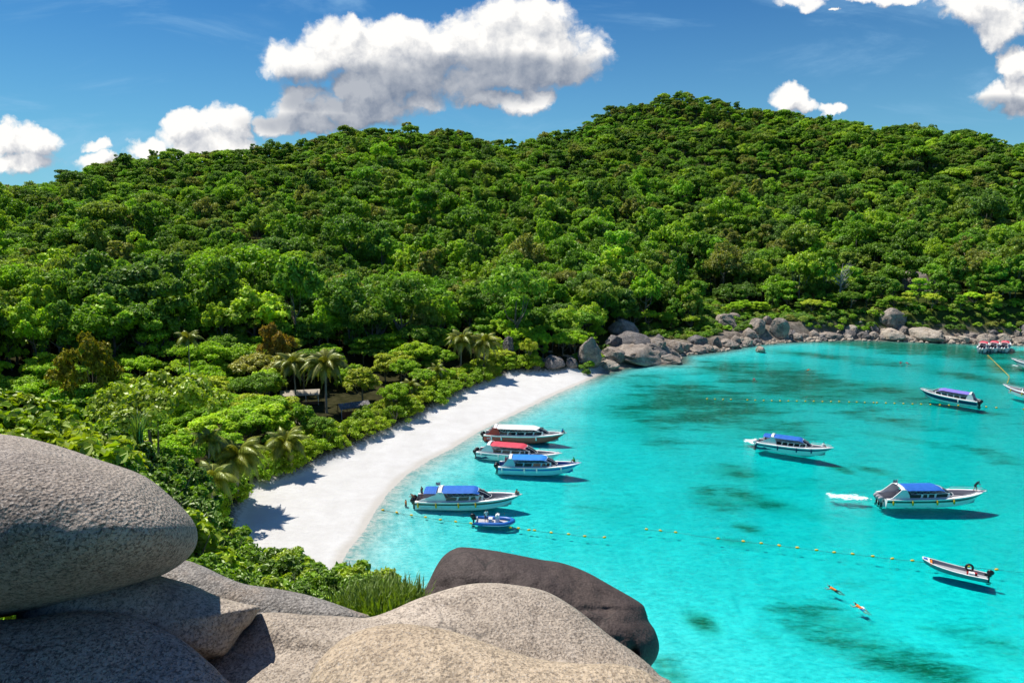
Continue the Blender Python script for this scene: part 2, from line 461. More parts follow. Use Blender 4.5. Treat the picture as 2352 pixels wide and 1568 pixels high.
def build_terrain():
    az = np.concatenate([np.radians(np.arange(-46, 46.01, 0.27)), np.radians(np.arange(49, 312, 6.0))])
    rr = np.concatenate([np.arange(1.5, 60, 1.2), np.arange(60, 262, 1.15), np.arange(262, 640, 4.5), 640 * 1.12 ** np.arange(1, 17)])
    A, Rr = np.meshgrid(az, rr, indexing='ij')
    X, Y = np.sin(A) * Rr, np.cos(A) * Rr
    sd = sdist(X, Y, land); sv = vdist(X, Y)
    Z = terrain(X, Y, sd)
    na, nr = X.shape
    verts = np.stack([X, Y, Z], -1).reshape(-1, 3)
    i, j = np.meshgrid(np.arange(na), np.arange(nr - 1), indexing='ij')
    i2 = (i + 1) % na
    f = np.stack([i * nr + j, i2 * nr + j, i2 * nr + j + 1, i * nr + j + 1], -1).reshape(-1, 4)[:, ::-1]
    c = len(verts)
    verts = np.vstack([verts, [[0, 0, 37.0]]])
    me = mesh_np('ground', verts, f, smooth=True)
    # where the seabed carries coral and weed (a property of the bottom itself)
    reef = np.zeros_like(X)
    def blob(u, v, ru, rv, s):
        nonlocal reef
        c0 = ground(u, v, -1.2); cu = ground(u + ru, v, -1.2); cv = ground(u, v - rv, -1.2)
        ax = (cu - c0)[:2]; ay = (cv - c0)[:2]; lx = np.hypot(*ax); ly = np.hypot(*ay)
        dx, dy = X - c0[0], Y - c0[1]
        p = (dx * ax[0] + dy * ax[1]) / lx ** 2; q = (dx * ay[0] + dy * ay[1]) / ly ** 2
        reef = np.maximum(reef, s * np.exp(-(p * p + q * q) * 0.9))
    for b in [(1620,930,210,62,.86),(1800,880,240,44,.8),(2020,900,210,30,.66),(1500,970,120,38,.6),(1720,985,190,26,.6),(2080,970,200,18,.58),(2250,950,120,22,.55),
              (2080,800,330,17,1.1),(1960,830,190,10,.66),(2300,840,120,24,.72),(2250,870,130,12,.8),(1730,1150,95,22,.74),(1640,1150,70,30,.66),(1690,1085,70,22,.55),
              (1612,1438,46,30,.95),(1900,1430,160,60,.66),(2080,1530,260,56,.8),(1820,1400,80,26,.6),(1720,1218,42,12,.8),(1690,1250,60,14,.7),
              (2000,1080,60,10,.6),(1930,1078,30,9,.75),(2080,1010,90,10,.6),(2300,1050,90,30,.62),(2100,925,200,26,.6),(1500,1000,70,40,.5),
              (1380,1160,130,46,.40),(1880,1190,50,12,.5),(1530,1560,60,40,.7),(2250,1480,180,60,.5),(1760,1470,60,24,.5),(2230,1180,60,14,.3)]:
        blob(*b)
    reef = np.maximum(reef, 0.13 * sstep(-sd, 22, 45) * sstep(np.arctan2(X, np.maximum(Y, 1)), -0.05, 0.12))
    def attr(name, arr):
        a = me.attributes.new(name, 'FLOAT', 'POINT')
        a.data.foreach_set('value', np.append(arr.ravel(), 0).astype(np.float32))
    attr('reef', reef); attr('veg', np.clip(sv, -50, 50)); attr('sd', np.clip(sd, -150, 50)); attr('rocky', sstep(np.arctan2(X, np.maximum(Y, 1.0)), 0.10, 0.15) * (Y > 60))
    m, t = new_mat('ground_sand_soil_seabed')
    at = lambda n: t.n('ShaderNodeAttribute', attribute_name=n).outputs['Fac']
    geo = t.n('ShaderNodeNewGeometry'); pos = geo.outputs['Position']
    zc = t.n('ShaderNodeSeparateXYZ', ins={0: pos}).outputs[2]
    sand = t.ramp(t.noise(pos, 0.35, 6.0, 0.65), [(0.3, (0.70, 0.675, 0.63)), (0.7, (0.80, 0.78, 0.74))])
    sand = t.mix(t.smooth(t.noise(pos, 7.0, 3.0, 0.8), 0.50, 0.80), sand, (0.62, 0.585, 0.52))
    wet = t.smooth(t.m('MULTIPLY_ADD', t.m('SUBTRACT', t.noise(pos, 0.22, 3.0), 0.5), 0.16, zc), 0.16, 0.03)
    sand = t.mix(t.m('MULTIPLY', wet, 0.75), sand, (0.60, 0.555, 0.48))
    wreck = t.smooth(t.m('MULTIPLY_ADD', t.m('SUBTRACT', t.noise(pos, 2.2, 5.0, 0.7), 0.5), 3.0, at('veg')), 0.4, 2.4)
    soil = t.ramp(t.noise(pos, 0.9, 5.0), [(0.3, (0.028, 0.030, 0.012)), (0.7, (0.07, 0.065, 0.03))])
    land_c = t.mix(wreck, sand, soil)
    rk = t.ramp(t.noise(pos, 0.7, 7.0, 0.7), [(0.32, (0.10, 0.08, 0.06)), (0.5, (0.26, 0.215, 0.17)), (0.7, (0.40, 0.34, 0.27))])
    rk = t.mix(t.smooth(t.m('MULTIPLY_ADD', t.m('SUBTRACT', t.noise(pos, 0.8, 4.0), 0.5), 6.0, at('veg')), -3.0, 2.0), rk, t.mix(t.noise(pos, 0.5, 4.0), (0.03, 0.05, 0.012), (0.10, 0.12, 0.03)))
    land_c = t.mix(at('rocky'), land_c, rk)
    # submerged: rippled sand with coral heads and weed
    px = t.v('MULTIPLY', pos, (0.38, 1.25, 1.0))
    n1 = t.noise(px, 0.16, 8.0, 0.68); n2 = t.noise(px, 0.9, 5.0, 0.6)
    rr_ = t.m('MULTIPLY_ADD', t.m('SUBTRACT', n1, 0.5), 2.7, at('reef'))
    rr_ = t.m('MULTIPLY_ADD', t.m('SUBTRACT', n2, 0.5), 0.75, rr_)
    rm = t.smooth(rr_, 0.34, 0.98)
    faint = t.smooth(t.noise(px, 0.05, 5.0, 0.6), 0.5, 0.75)
    sea_sand = t.mix(t.m('MULTIPLY', faint, 0.35), (0.80, 0.80, 0.76), (0.46, 0.52, 0.48))
    coral = t.ramp(t.noise(pos, 1.1, 6.0, 0.7), [(0.30, (0.03, 0.065, 0.025)), (0.58, (0.08, 0.15, 0.06)), (0.8, (0.20, 0.25, 0.13))])
    broad = t.smooth(t.m('MULTIPLY_ADD', t.m('SUBTRACT', t.noise(px, 0.045, 4.0, 0.55), 0.5), 1.5, at('reef')), 0.12, 0.85)
    broad = t.m('MULTIPLY', broad, t.m('MULTIPLY_ADD', n2, 0.9, 0.25, clamp=True))
    sea_sand = t.mix(t.m('MULTIPLY', broad, 0.85), sea_sand, (0.20, 0.36, 0.22))
    n3 = t.noise(px, 2.6, 5.0, 0.75)
    rm = t.m('MULTIPLY', rm, t.m('MULTIPLY_ADD', t.smooth(n3, 0.36, 0.56), 0.65, 0.35))
    sea = t.mix(t.m('MULTIPLY', rm, 0.92), sea_sand, coral)
    under = t.smooth(zc, -0.02, -0.22)
    col = t.mix(under, land_c, sea)
    bh = t.m('ADD', t.noise(pos, 1.6, 5.0, 0.7), t.m('MULTIPLY', n2, 0.6))
    bmp = t.n('ShaderNodeBump', ins={'Strength': 0.55, 'Distance': 0.16, 'Height': bh})
    bs = t.n('ShaderNodeBsdfDiffuse', ins={'Color': col, 'Roughness': 0.6, 'Normal': bmp.outputs[0]})
    t.n('ShaderNodeOutputMaterial', ins={'Surface': bs.outputs[0]})
    tag(link('ground', me, [m]), kind='structure')
build_terrain()

# ------------------------------------------------------------------ the sea: a body of clear water that absorbs red
def build_water():
    S, B = 3400.0, -60.0
    vs = [(x, y, z) for z in (B, 0.0) for (x, y) in ((-S, -S), (S, -S), (S, S), (-S, S))]
    fs = [(3,2,1,0),(4,5,6,7),(0,1,5,4),(1,2,6,5),(2,3,7,6),(3,0,4,7)]
    me = mesh_np('sea_water', vs, fs)
    m, t = new_mat('clear_sea_water')
    geo = t.n('ShaderNodeNewGeometry'); pos = geo.outputs['Position']
    p2 = t.v('MULTIPLY', pos, (0.75, 1.0, 0.0))
    p2 = t.v('MULTIPLY', pos, (0.6, 1.0, 0.0)); w1 = t.noise(p2, 0.8, 6.0, 0.68); w2 = t.noise(p2, 2.6, 4.0, 0.65)
    h = t.m('MULTIPLY_ADD', w2, 0.35, w1)
    bmp = t.n('ShaderNodeBump', ins={'Strength': 1.0, 'Distance': 0.30, 'Height': h})
    # ripple light painted into the surface tint: bright nets between slightly dimmer cells
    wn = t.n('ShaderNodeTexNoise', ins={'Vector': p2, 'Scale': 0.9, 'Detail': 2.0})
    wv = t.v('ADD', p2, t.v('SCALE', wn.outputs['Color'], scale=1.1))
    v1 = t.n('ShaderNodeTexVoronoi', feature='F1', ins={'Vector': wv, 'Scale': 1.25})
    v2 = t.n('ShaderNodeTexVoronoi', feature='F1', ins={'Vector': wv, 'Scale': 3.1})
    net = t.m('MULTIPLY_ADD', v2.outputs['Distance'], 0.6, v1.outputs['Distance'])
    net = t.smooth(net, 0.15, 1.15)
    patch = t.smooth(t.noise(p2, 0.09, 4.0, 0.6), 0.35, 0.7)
    fine = t.m('MULTIPLY_ADD', t.m('SUBTRACT', w2, 0.5), 0.9, t.m('MULTIPLY_ADD', t.m('SUBTRACT', w1, 0.5), 0.8, 0.0))  # fine ripple light and dark, also put into the tint
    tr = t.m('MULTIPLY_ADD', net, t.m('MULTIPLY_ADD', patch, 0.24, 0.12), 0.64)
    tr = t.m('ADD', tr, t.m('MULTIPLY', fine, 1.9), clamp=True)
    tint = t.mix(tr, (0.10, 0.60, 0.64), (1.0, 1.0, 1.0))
    tb = t.n('ShaderNodeBsdfTransparent', ins={'Color': tint})
    gl = t.n('ShaderNodeBsdfGlossy', ins={'Roughness': 0.08, 'Normal': bmp.outputs[0], 'Color': (0.8, 0.8, 0.8)})
    fr = t.n('ShaderNodeFresnel', ins={'IOR': 1.12, 'Normal': bmp.outputs[0]})
    front = t.m('SUBTRACT', 1.0, geo.outputs['Backfacing'])
    mx = t.n('ShaderNodeMixShader', ins={0: t.m('MULTIPLY', fr.outputs[0], front), 1: tb.outputs[0], 2: gl.outputs[0]})
    va = t.n('ShaderNodeVolumeAbsorption', ins={'Color': (0.0, 0.934, 0.931), 'Density': 1.42})
    t.n('ShaderNodeOutputMaterial', ins={'Surface': mx.outputs[0], 'Volume': va.outputs[0]})
    tag(link('sea_water', me, [m]), kind='structure')
build_water()
# ------------------------------------------------------------------ vegetation
def leaf_mat(name, palette, trans=0.35, spots=0.5, gloss=0.06, noise_scale=0.45, bright=1.35):
    m, t = new_mat(name)
    oi = t.n('ShaderNodeObjectInfo')
    tc = t.n('ShaderNodeTexCoord')
    n = len(palette)
    base = t.ramp(oi.outputs['Random'], [(i / n, c) for i, c in enumerate(palette)], 'CONSTANT')
    geo = t.n('ShaderNodeNewGeometry')
    rnd = t.n('ShaderNodeAttribute', attribute_name='leaf').outputs['Fac']
    k = t.m('MULTIPLY_ADD', rnd, 0.8 * bright, 0.62 * bright)
    big = t.noise(geo.outputs['Position'], 0.035, 3.0)
    k = t.m('MULTIPLY', k, t.m('MULTIPLY_ADD', big, 1.1, 0.45))
    col = t.v('SCALE', base, scale=k)
    fresh = t.smooth(t.noise(tc.outputs['Object'], noise_scale, 2.0), 0.52, 0.68)
    col = t.v('MULTIPLY', col, (1.24, 1.08, 0.70))
    col = t.mix(t.m('MULTIPLY', fresh, spots), col, t.v('MULTIPLY', col, (1.32, 1.36, 0.7)))
    df = t.n('ShaderNodeBsdfDiffuse', ins={'Color': col})
    tl = t.n('ShaderNodeBsdfTranslucent', ins={'Color': t.v('MULTIPLY', col, (1.5, 1.5, 0.6))})
    mx = t.n('ShaderNodeMixShader', ins={0: trans, 1: df.outputs[0], 2: tl.outputs[0]})
    gl = t.n('ShaderNodeBsdfGlossy', ins={'Color': (0.75, 0.8, 0.6), 'Roughness': 0.45})
    mx = t.n('ShaderNodeMixShader', ins={0: gloss, 1: mx.outputs[0], 2: gl.outputs[0]})
    t.n('ShaderNodeOutputMaterial', ins={'Surface': mx.outputs[0]})
    return m
def bark_mat(name, c0, c1):
    m, t = new_mat(name)
    tc = t.n('ShaderNodeTexCoord').outputs['Object']
    c = t.ramp(t.noise(t.v('MULTIPLY', tc, (1, 1, 0.3)), 5.0, 5.0, 0.65), [(0.3, c0), (0.7, c1)])
    bm = t.n('ShaderNodeBump', ins={'Strength': 0.5, 'Distance': 0.03, 'Height': t.noise(tc, 14.0, 4.0)})
    b = t.n('ShaderNodeBsdfDiffuse', ins={'Color': c, 'Normal': bm.outputs[0]})
    t.n('ShaderNodeOutputMaterial', ins={'Surface': b.outputs[0]})
    return m
DK, MD, BR, YG, OL, BN = (0.026, 0.062, 0.012), (0.055, 0.115, 0.018), (0.105, 0.19, 0.020), (0.175, 0.23, 0.030), (0.095, 0.115, 0.036), (0.20, 0.13, 0.04)
M_hill = leaf_mat('hillside_leaves', [MD, (0.048, 0.108, 0.022), BR, (0.070, 0.145, 0.022), (0.080, 0.130, 0.028), (0.040, 0.090, 0.020), (0.080, 0.170, 0.02), (0.092, 0.145, 0.032), (0.06, 0.130, 0.015), (0.13, 0.21, 0.026), (0.05, 0.105, 0.03), (0.065, 0.155, 0.02), (0.055, 0.12, 0.02), (0.095, 0.120, 0.040), (0.055, 0.12, 0.018), (0.09, 0.18, 0.018)], 0.36, 0.75, 0.03, 0.30, 2.2)
M_low = leaf_mat('lowland_leaves', [BR, (0.13, 0.225, 0.018), (0.075, 0.15, 0.016), (0.15, 0.235, 0.022), (0.10, 0.185, 0.018), (0.06, 0.125, 0.018), (0.16, 0.21, 0.035), (0.12, 0.215, 0.015)], 0.38, 0.6, 0.03, 0.5, 2.25)
M_shrub = leaf_mat('beach_shrub_leaves', [(0.13, 0.21, 0.016), (0.15, 0.225, 0.02), (0.105, 0.19, 0.018), (0.17, 0.22, 0.03)], 0.38, 0.6, 0.03, 0.6, 1.95)
M_near = leaf_mat('headland_leaves', [(0.06, 0.125, 0.014), (0.085, 0.165, 0.016), (0.05, 0.105, 0.016), (0.13, 0.20, 0.018), (0.07, 0.145, 0.015)], 0.38, 0.7, 0.06, 0.7, 1.95)
M_almond = leaf_mat('almond_leaves', [(0.15, 0.25, 0.012), (0.12, 0.21, 0.012), (0.17, 0.25, 0.02)], 0.42, 0.6, 0.06, 0.5, 1.6)
M_brown = leaf_mat('brown_leaves', [(0.165, 0.13, 0.025)], 0.3, 0.8, 0.03)
M_olive = leaf_mat('olive_needles', [(0.15, 0.16, 0.016)], 0.25, 0.3, 0.03)
M_palm = leaf_mat('palm_leaflets', [(0.13, 0.17, 0.028), (0.15, 0.18, 0.03), (0.11, 0.15, 0.03)], 0.35, 0.7, 0.08, 0.35)
M_grassy = leaf_mat('grass_blades', [(0.09, 0.16, 0.02)], 0.35, 0.6, 0.08, 0.8)
M_bark = bark_mat('grey_bark', (0.10, 0.085, 0.065), (0.30, 0.265, 0.21))
M_dead = bark_mat('dead_wood', (0.28, 0.26, 0.24), (0.48, 0.46, 0.43))

def leaf_cloud(rs, centres, radii, nleaf, leaf, flat=0.62, up=0.4, fold=False, elong=1.5):
    """Leaves on the shells of a set of clumps -> verts, quads, per-vertex shade."""
    nc = len(centres)
    w = radii ** 2; cnt = rs.multinomial(nleaf, w / w.sum())
    ci = np.repeat(np.arange(nc), cnt); n = len(ci)
    d = rs.normal(size=(n, 3)); d[:, 2] = np.where(rs.rand(n) < 0.78, np.abs(d[:, 2]), d[:, 2])
    d /= np.linalg.norm(d, axis=1, keepdims=True)
    rad = radii[ci] * (0.62 + 0.42 * rs.rand(n) ** 0.6)
    lump = 1 + 0.25 * np.sin(d[:, 0] * 7 + ci) * np.cos(d[:, 1] * 6 + ci * 2.1)
    p = centres[ci] + d * (rad * lump)[:, None] * np.array([1, 1, flat])
    nr = d * 0.55 + np.array([0, 0, up]) + rs.normal(size=(n, 3)) * 0.42
    nr /= np.linalg.norm(nr, axis=1, keepdims=True)
    a = np.cross(nr, rs.normal(size=(n, 3))); a /= np.linalg.norm(a, axis=1, keepdims=True)
    b = np.cross(nr, a)
    s = (leaf * (0.65 + 0.7 * rs.rand(n)))[:, None]
    sh = rs.rand(n)
    if not fold:
        q = np.stack([p - a * s * 0.5 * elong, p - b * s * 0.42, p + a * s * 0.5 * elong, p + b * s * 0.42], 1).reshape(-1, 3)
        f = np.arange(n * 4).reshape(-1, 4)
        return q, f, np.repeat(sh, 4)
    up_ = nr * s * 0.13
    e = a * s * elong * 0.5
    pts = [p - e, p - e * 0.35 + b * s * 0.36 + up_, p + e * 0.45 + b * s * 0.42 + up_, p + e - up_ * 0.6, p + e * 0.45 - b * s * 0.42 + up_, p - e * 0.35 - b * s * 0.36 + up_]
    q = np.stack(pts, 1).reshape(-1, 3)
    k = np.arange(n)[:, None] * 6
    f = np.concatenate([k + np.array([[0, 3, 2, 1]]), k + np.array([[0, 5, 4, 3]])], 0)
    return q, f, np.repeat(sh, 6)

def crown_mesh(name, seed, W=10.0, H=6.0, ncl=34, nleaf=2300, leaf=0.6, style='round', clr=(0.13, 0.2), fold=False, base=0.0, elong=1.5, flat=0.62):
    rs = rng_of(seed)
    c, r = [], []
    for i in range(ncl):
        d = rs.normal(size=3); d[2] = abs(d[2]) * 0.9 - 0.12; d /= np.linalg.norm(d)
        k = rs.uniform(0.55, 1.0)
        if style == 'umbrella':
            th = rs.uniform(0, 6.283); q = math.sqrt(rs.rand())
            pos = np.array([math.cos(th) * q * W / 2, math.sin(th) * q * W / 2, H * (0.62 + 0.3 * (1 - q * q)) + rs.uniform(-.14, .1) * H])
        elif style == 'tiers':
            lv = rs.randint(3); q = math.sqrt(rs.rand()) * (1 - 0.25 * lv); th = rs.uniform(0, 6.283)
            pos = np.array([math.cos(th) * q * W / 2, math.sin(th) * q * W / 2, H * (0.3 + 0.3 * lv)])
        elif style == 'tall':
            pos = np.array([d[0] * W / 2 * k * 0.8, d[1] * W / 2 * k * 0.8, rs.uniform(0.1, 0.95) * H])
        elif style == 'mound':
            pos = np.array([d[0] * W / 2 * k, d[1] * W / 2 * k, max(d[2], 0.0) * H * (0.7 + 0.25 * k)])
        else:
            pos = np.array([d[0] * W / 2 * k, d[1] * W / 2 * k, H * 0.42 + d[2] * H * 0.52 * k])
        pos[2] += base
        c.append(pos); r.append(W * rs.uniform(*clr))
    ang = rs.uniform(0, 6.28); off = np.array([math.cos(ang), math.sin(ang)]) * W * 0.06
    c = np.array(c); c[:, :2] += off * (c[:, 2:3] / (H + base))
    q, f, sh = leaf_cloud(rs, c, np.array(r), nleaf, leaf, fold=fold, elong=elong, flat=flat)
    me = mesh_np(name, q, f)
    a = me.attributes.new('leaf', 'FLOAT', 'POINT'); a.data.foreach_set('value', sh.astype(np.float32))
    return me
def trunk_mesh(name, seed, h=7.0, r=0.28, spread=2.6, nl=5, lean=0.6, low=0.35):
    rs = rng_of(seed)
    b = MB()
    top = Vector((rs.uniform(-lean, lean), rs.uniform(-lean, lean), h * 0.8))
    b.tube([(0, 0, -0.8), (0, 0, 0.1), top * 0.5 + Vector((rs.uniform(-.3, .3), rs.uniform(-.3, .3), 0)), top], [r * 1.5, r, r * 0.75, r * 0.35], 7)
    for i in range(nl):
        k = rs.uniform(low, 0.85); p = top * k
        th = rs.uniform(0, 6.283); q = spread * rs.uniform(0.6, 1)
        e = Vector((p.x + math.cos(th) * q, p.y + math.sin(th) * q, h * rs.uniform(0.72, 0.98)))
        mid = (p + e) / 2 + Vector((0, 0, -0.1 * h * rs.rand())) + Vector((math.cos(th), math.sin(th), 0)) * 0.3
        b.tube([p, mid, e], [r * 0.5, r * 0.33, r * 0.12], 5)
    me = mesh_np(name, b.v, b.f, smooth=True)
    return me
def join_leaf_and_trunk(name, crown, trunk):
    """One mesh data block, leaves (material 0) over the trunk (material 1), for the trees of the mass."""
    n0 = len(crown.vertices); v0 = np.zeros(n0 * 3, np.float32); crown.vertices.foreach_get('co', v0)
    n1 = len(trunk.vertices); v1 = np.zeros(n1 * 3, np.float32); trunk.vertices.foreach_get('co', v1)
    faces = [tuple(p.vertices) for p in crown.polygons] + [tuple(i + n0 for i in p.vertices) for p in trunk.polygons]
    mid = [0] * len(crown.polygons) + [1] * len(trunk.polygons)
    me = mesh_np(name, np.concatenate([v0, v1]).reshape(-1, 3), faces, mid)
    sh = np.zeros(n0, np.float32); crown.attributes['leaf'].data.foreach_get('value', sh)
    a = me.attributes.new('leaf', 'FLOAT', 'POINT'); a.data.foreach_set('value', np.concatenate([sh, np.full(n1, 0.5, np.float32)]))
    return me

def jitter_grid(x0, x1, y0, y1, s, seed):
    rs = rng_of(seed)
    xs = np.arange(x0, x1, s); ys = np.arange(y0, y1, s * 0.87)
    X, Y = np.meshgrid(xs, ys); X = X + (np.arange(len(ys)) % 2)[:, None] * s / 2
    X = X + rs.uniform(-.36, .36, X.shape) * s; Y = Y + rs.uniform(-.36, .36, Y.shape) * s
    return X.ravel(), Y.ravel()

def project(p):
    x, y, z = p[0], p[1], p[2] - EYE
    dep = y * CP - z * SP
    return CX + FOC * x / dep, CY - FOC * (y * SP + z * CP) / dep, dep

# ---- outcrops and clearings keep trees away: (u, v, radius in m)
STRIP = [(1535,585),(1560,612),(1585,640),(1608,668),(1630,695),(1652,722)]
CLEAR = [(u_, v_, 8.5) for u_, v_ in STRIP] + [(2104,672,6.0),(2048,745,4.5),(748,925,6.0),(1785,760,7),(1670,735,6),(1444,765,8),(1480,820,9),(2117,772,5)]
clear_w = [(*(ground(u, v, 3) if (u, v) == (748, 925) else hit(u, v + 18, 60))[:2], r) for u, v, r in CLEAR]
def along(u, v, r):
    d = ray(u, v); h = math.hypot(d[0], d[1]); return (d[0] / h * r, d[1] / h * r)
clear_w += [(*along(748, 838, 131), 5.5), (*along(748, 838, 122), 6), (*along(674, 838, 138), 5), (*along(674, 838, 128), 6), (*along(812, 940, 128), 6), (*along(812, 940, 120), 5.5), (*along(690, 905, 139), 5),
            (*along(545, 1052, 93), 4), (*along(545, 1052, 86), 4), (*along(655, 1020, 105), 4), (*along(655, 1020, 98), 4), (*along(488, 1102, 82), 4), (*along(480, 1010, 92), 3), (*along(942, 888, 137), 3.5),
            (*along(1061, 783, 160), 4), (*along(1061, 783, 153), 4), (*along(1114, 790, 160), 4), (*along(1114, 790, 153), 4), (*along(433, 778, 136), 2.5), (*along(1003, 852, 144), 3)]
def keep(X, Y):
    k = np.ones(X.shape, bool)
    for cx_, cy_, r in clear_w: k &= np.hypot(X - cx_, Y - cy_) > r
    return k

V = {}   # tree kinds: name -> (crown mesh, trunk mesh, width, height)
def kind(name, seed, W, H, trunk_h, base, mat, **kw):
    cm = crown_mesh(name + '_crown', seed, W, H, base=base, **kw)
    tm = trunk_mesh(name + '_trunk', seed, trunk_h, r=W * 0.028, spread=W * 0.3)
    cm.materials.append(mat); tm.materials.append(M_bark)
    V[name] = (cm, tm, W, base + H)
hill_kinds, low_kinds = [], []
for i, (st, W, H, base, ncl) in enumerate([('round', 8.6, 7.4, 2.8, 34), ('umbrella', 10.4, 5.5, 5.0, 34), ('tall', 6.4, 9.5, 2.0, 36), ('round', 9.6, 8.0, 2.8, 44), ('tiers', 8.4, 7.5, 2.6, 32), ('mound', 8.0, 8.2, 1.6, 34), ('round', 6.8, 6.5, 4.0, 22)]):
    kind('forest%d' % i, 40 + i, W, H, base + H * 0.6, base, M_hill, ncl=int(ncl * 1.7), nleaf=5200, leaf=0.38, style=st, clr=(0.055, 0.135), flat=0.85); hill_kinds.append('forest%d' % i)
for i, (st, W, H, base, ncl) in enumerate([('round', 8, 4.6, 3.0, 40), ('umbrella', 9.5, 4, 4.0, 46), ('tiers', 8, 5.0, 2.6, 40), ('mound', 7.5, 5, 2.2, 36), ('umbrella', 8, 3.6, 3.6, 36)]):
    kind('low%d' % i, 60 + i, W, H, base + H * 0.6, base, M_low, ncl=int(ncl * 1.6), nleaf=11000, leaf=0.25, style=st, clr=(0.05, 0.115), flat=0.75); low_kinds.append('low%d' % i)

V['scrub'] = None
_c = crown_mesh('scrub_crown', 99, 3.6, 1.7, ncl=26, nleaf=1500, leaf=0.26, style='mound', clr=(0.10, 0.17)); _c.materials.append(M_hill)
_s = trunk_mesh('scrub_trunk', 98, 1.2, r=0.06, spread=0.8); V['scrub'] = (_c, _s, 3.6, 1.7)
def place_tree(k, x, y, z, s, rz, label, cat='tree', group=None, name='forest_tree', mat=None, sz=None):
    cm, tm = V[k][:2]
    e = empty(name, (x, y, z), rz, s)
    if sz: e.scale = (s, s, sz)
    if mat and ('%s|%s' % (k, mat.name)) not in V:
        c2 = cm.copy(); c2.materials.clear(); c2.materials.append(mat); V['%s|%s' % (k, mat.name)] = c2
    c = bpy.data.objects.new('crown', V['%s|%s' % (k, mat.name)] if mat else cm); COL.objects.link(c); c.parent = e
    t_ = bpy.data.objects.new('trunk', tm); COL.objects.link(t_); t_.parent = e
    tag(e, label, cat, group)
    return e

LAND_MARKS = [  # places one can find in the photograph, for telling trees apart
    ((30, 560), 'on the far left slope'), ((40, 720), 'at the foot of the left slope'), ((110, 800), 'at the left end of the lowland'),
    ((200, 880), 'in the lowland below the olive tree'), ((330, 760), 'behind the olive tree'), ((430, 830), 'around the lone mid lowland palm'),
    ((350, 940), 'beyond the big boulder'), ((520, 900), 'between olive tree and tall palms'), ((560, 760), 'left of the rust brown tree'),
    ((700, 760), 'right of the rust brown tree'), ((620, 850), 'just left of the tall palms'), ((850, 830), 'right of the tall palms'), ((900, 760), 'on the slope foot behind the palms'),
    ((980, 800), 'left of the dark palm pair'), ((1060, 730), 'on the slope foot above the dark palms'), ((560, 980), 'behind the leaning palms'),
    ((480, 1040), 'left of the leaning palms'), ((700, 960), 'in front of the beach shelters'), ((1180, 740), 'above the upright dark boulder'),
    ((1300, 700), 'above the beach end rocks'), ((1500, 680), 'above the grey slabs'), ((1700, 680), 'above the rocky point'),
    ((1850, 700), 'right of the rocky point cliff'), ((2000, 700), 'between dead tree and high outcrop'), ((2200, 700), 'above the three red canopied boats'),
    ((600, 680), 'on the slope behind the rust tree'), ((300, 680), 'low on the slope behind the olive tree'), ((850, 680), 'on the slope behind the tall palms'),
]
def place_words(u, v):
    return min(LAND_MARKS, key=lambda q: (q[0][0] - u) ** 2 + 1.6 * (q[0][1] - v) ** 2)[1]

ROCK_A = [(-900,1010),(-500,990),(0,995),(100,1015),(230,1055),(330,1092),(400,1145),(440,1190),(453,1225),(445,1262),(410,1300),(2400,1700),(2400,2300),(-900,2300)]
ROCK_A_X = [-900, 0, 100, 230, 330, 400, 453]; ROCK_A_Y = [1000, 995, 1015, 1055, 1092, 1145, 1225]
def shows(x, y, z):
    u, v, dep = project((x, y, z))
    if dep < 1 or not (-60 < u < 2412): return False
    if u < 453 and v > np.interp(u, ROCK_A_X, ROCK_A_Y): return False
    return True

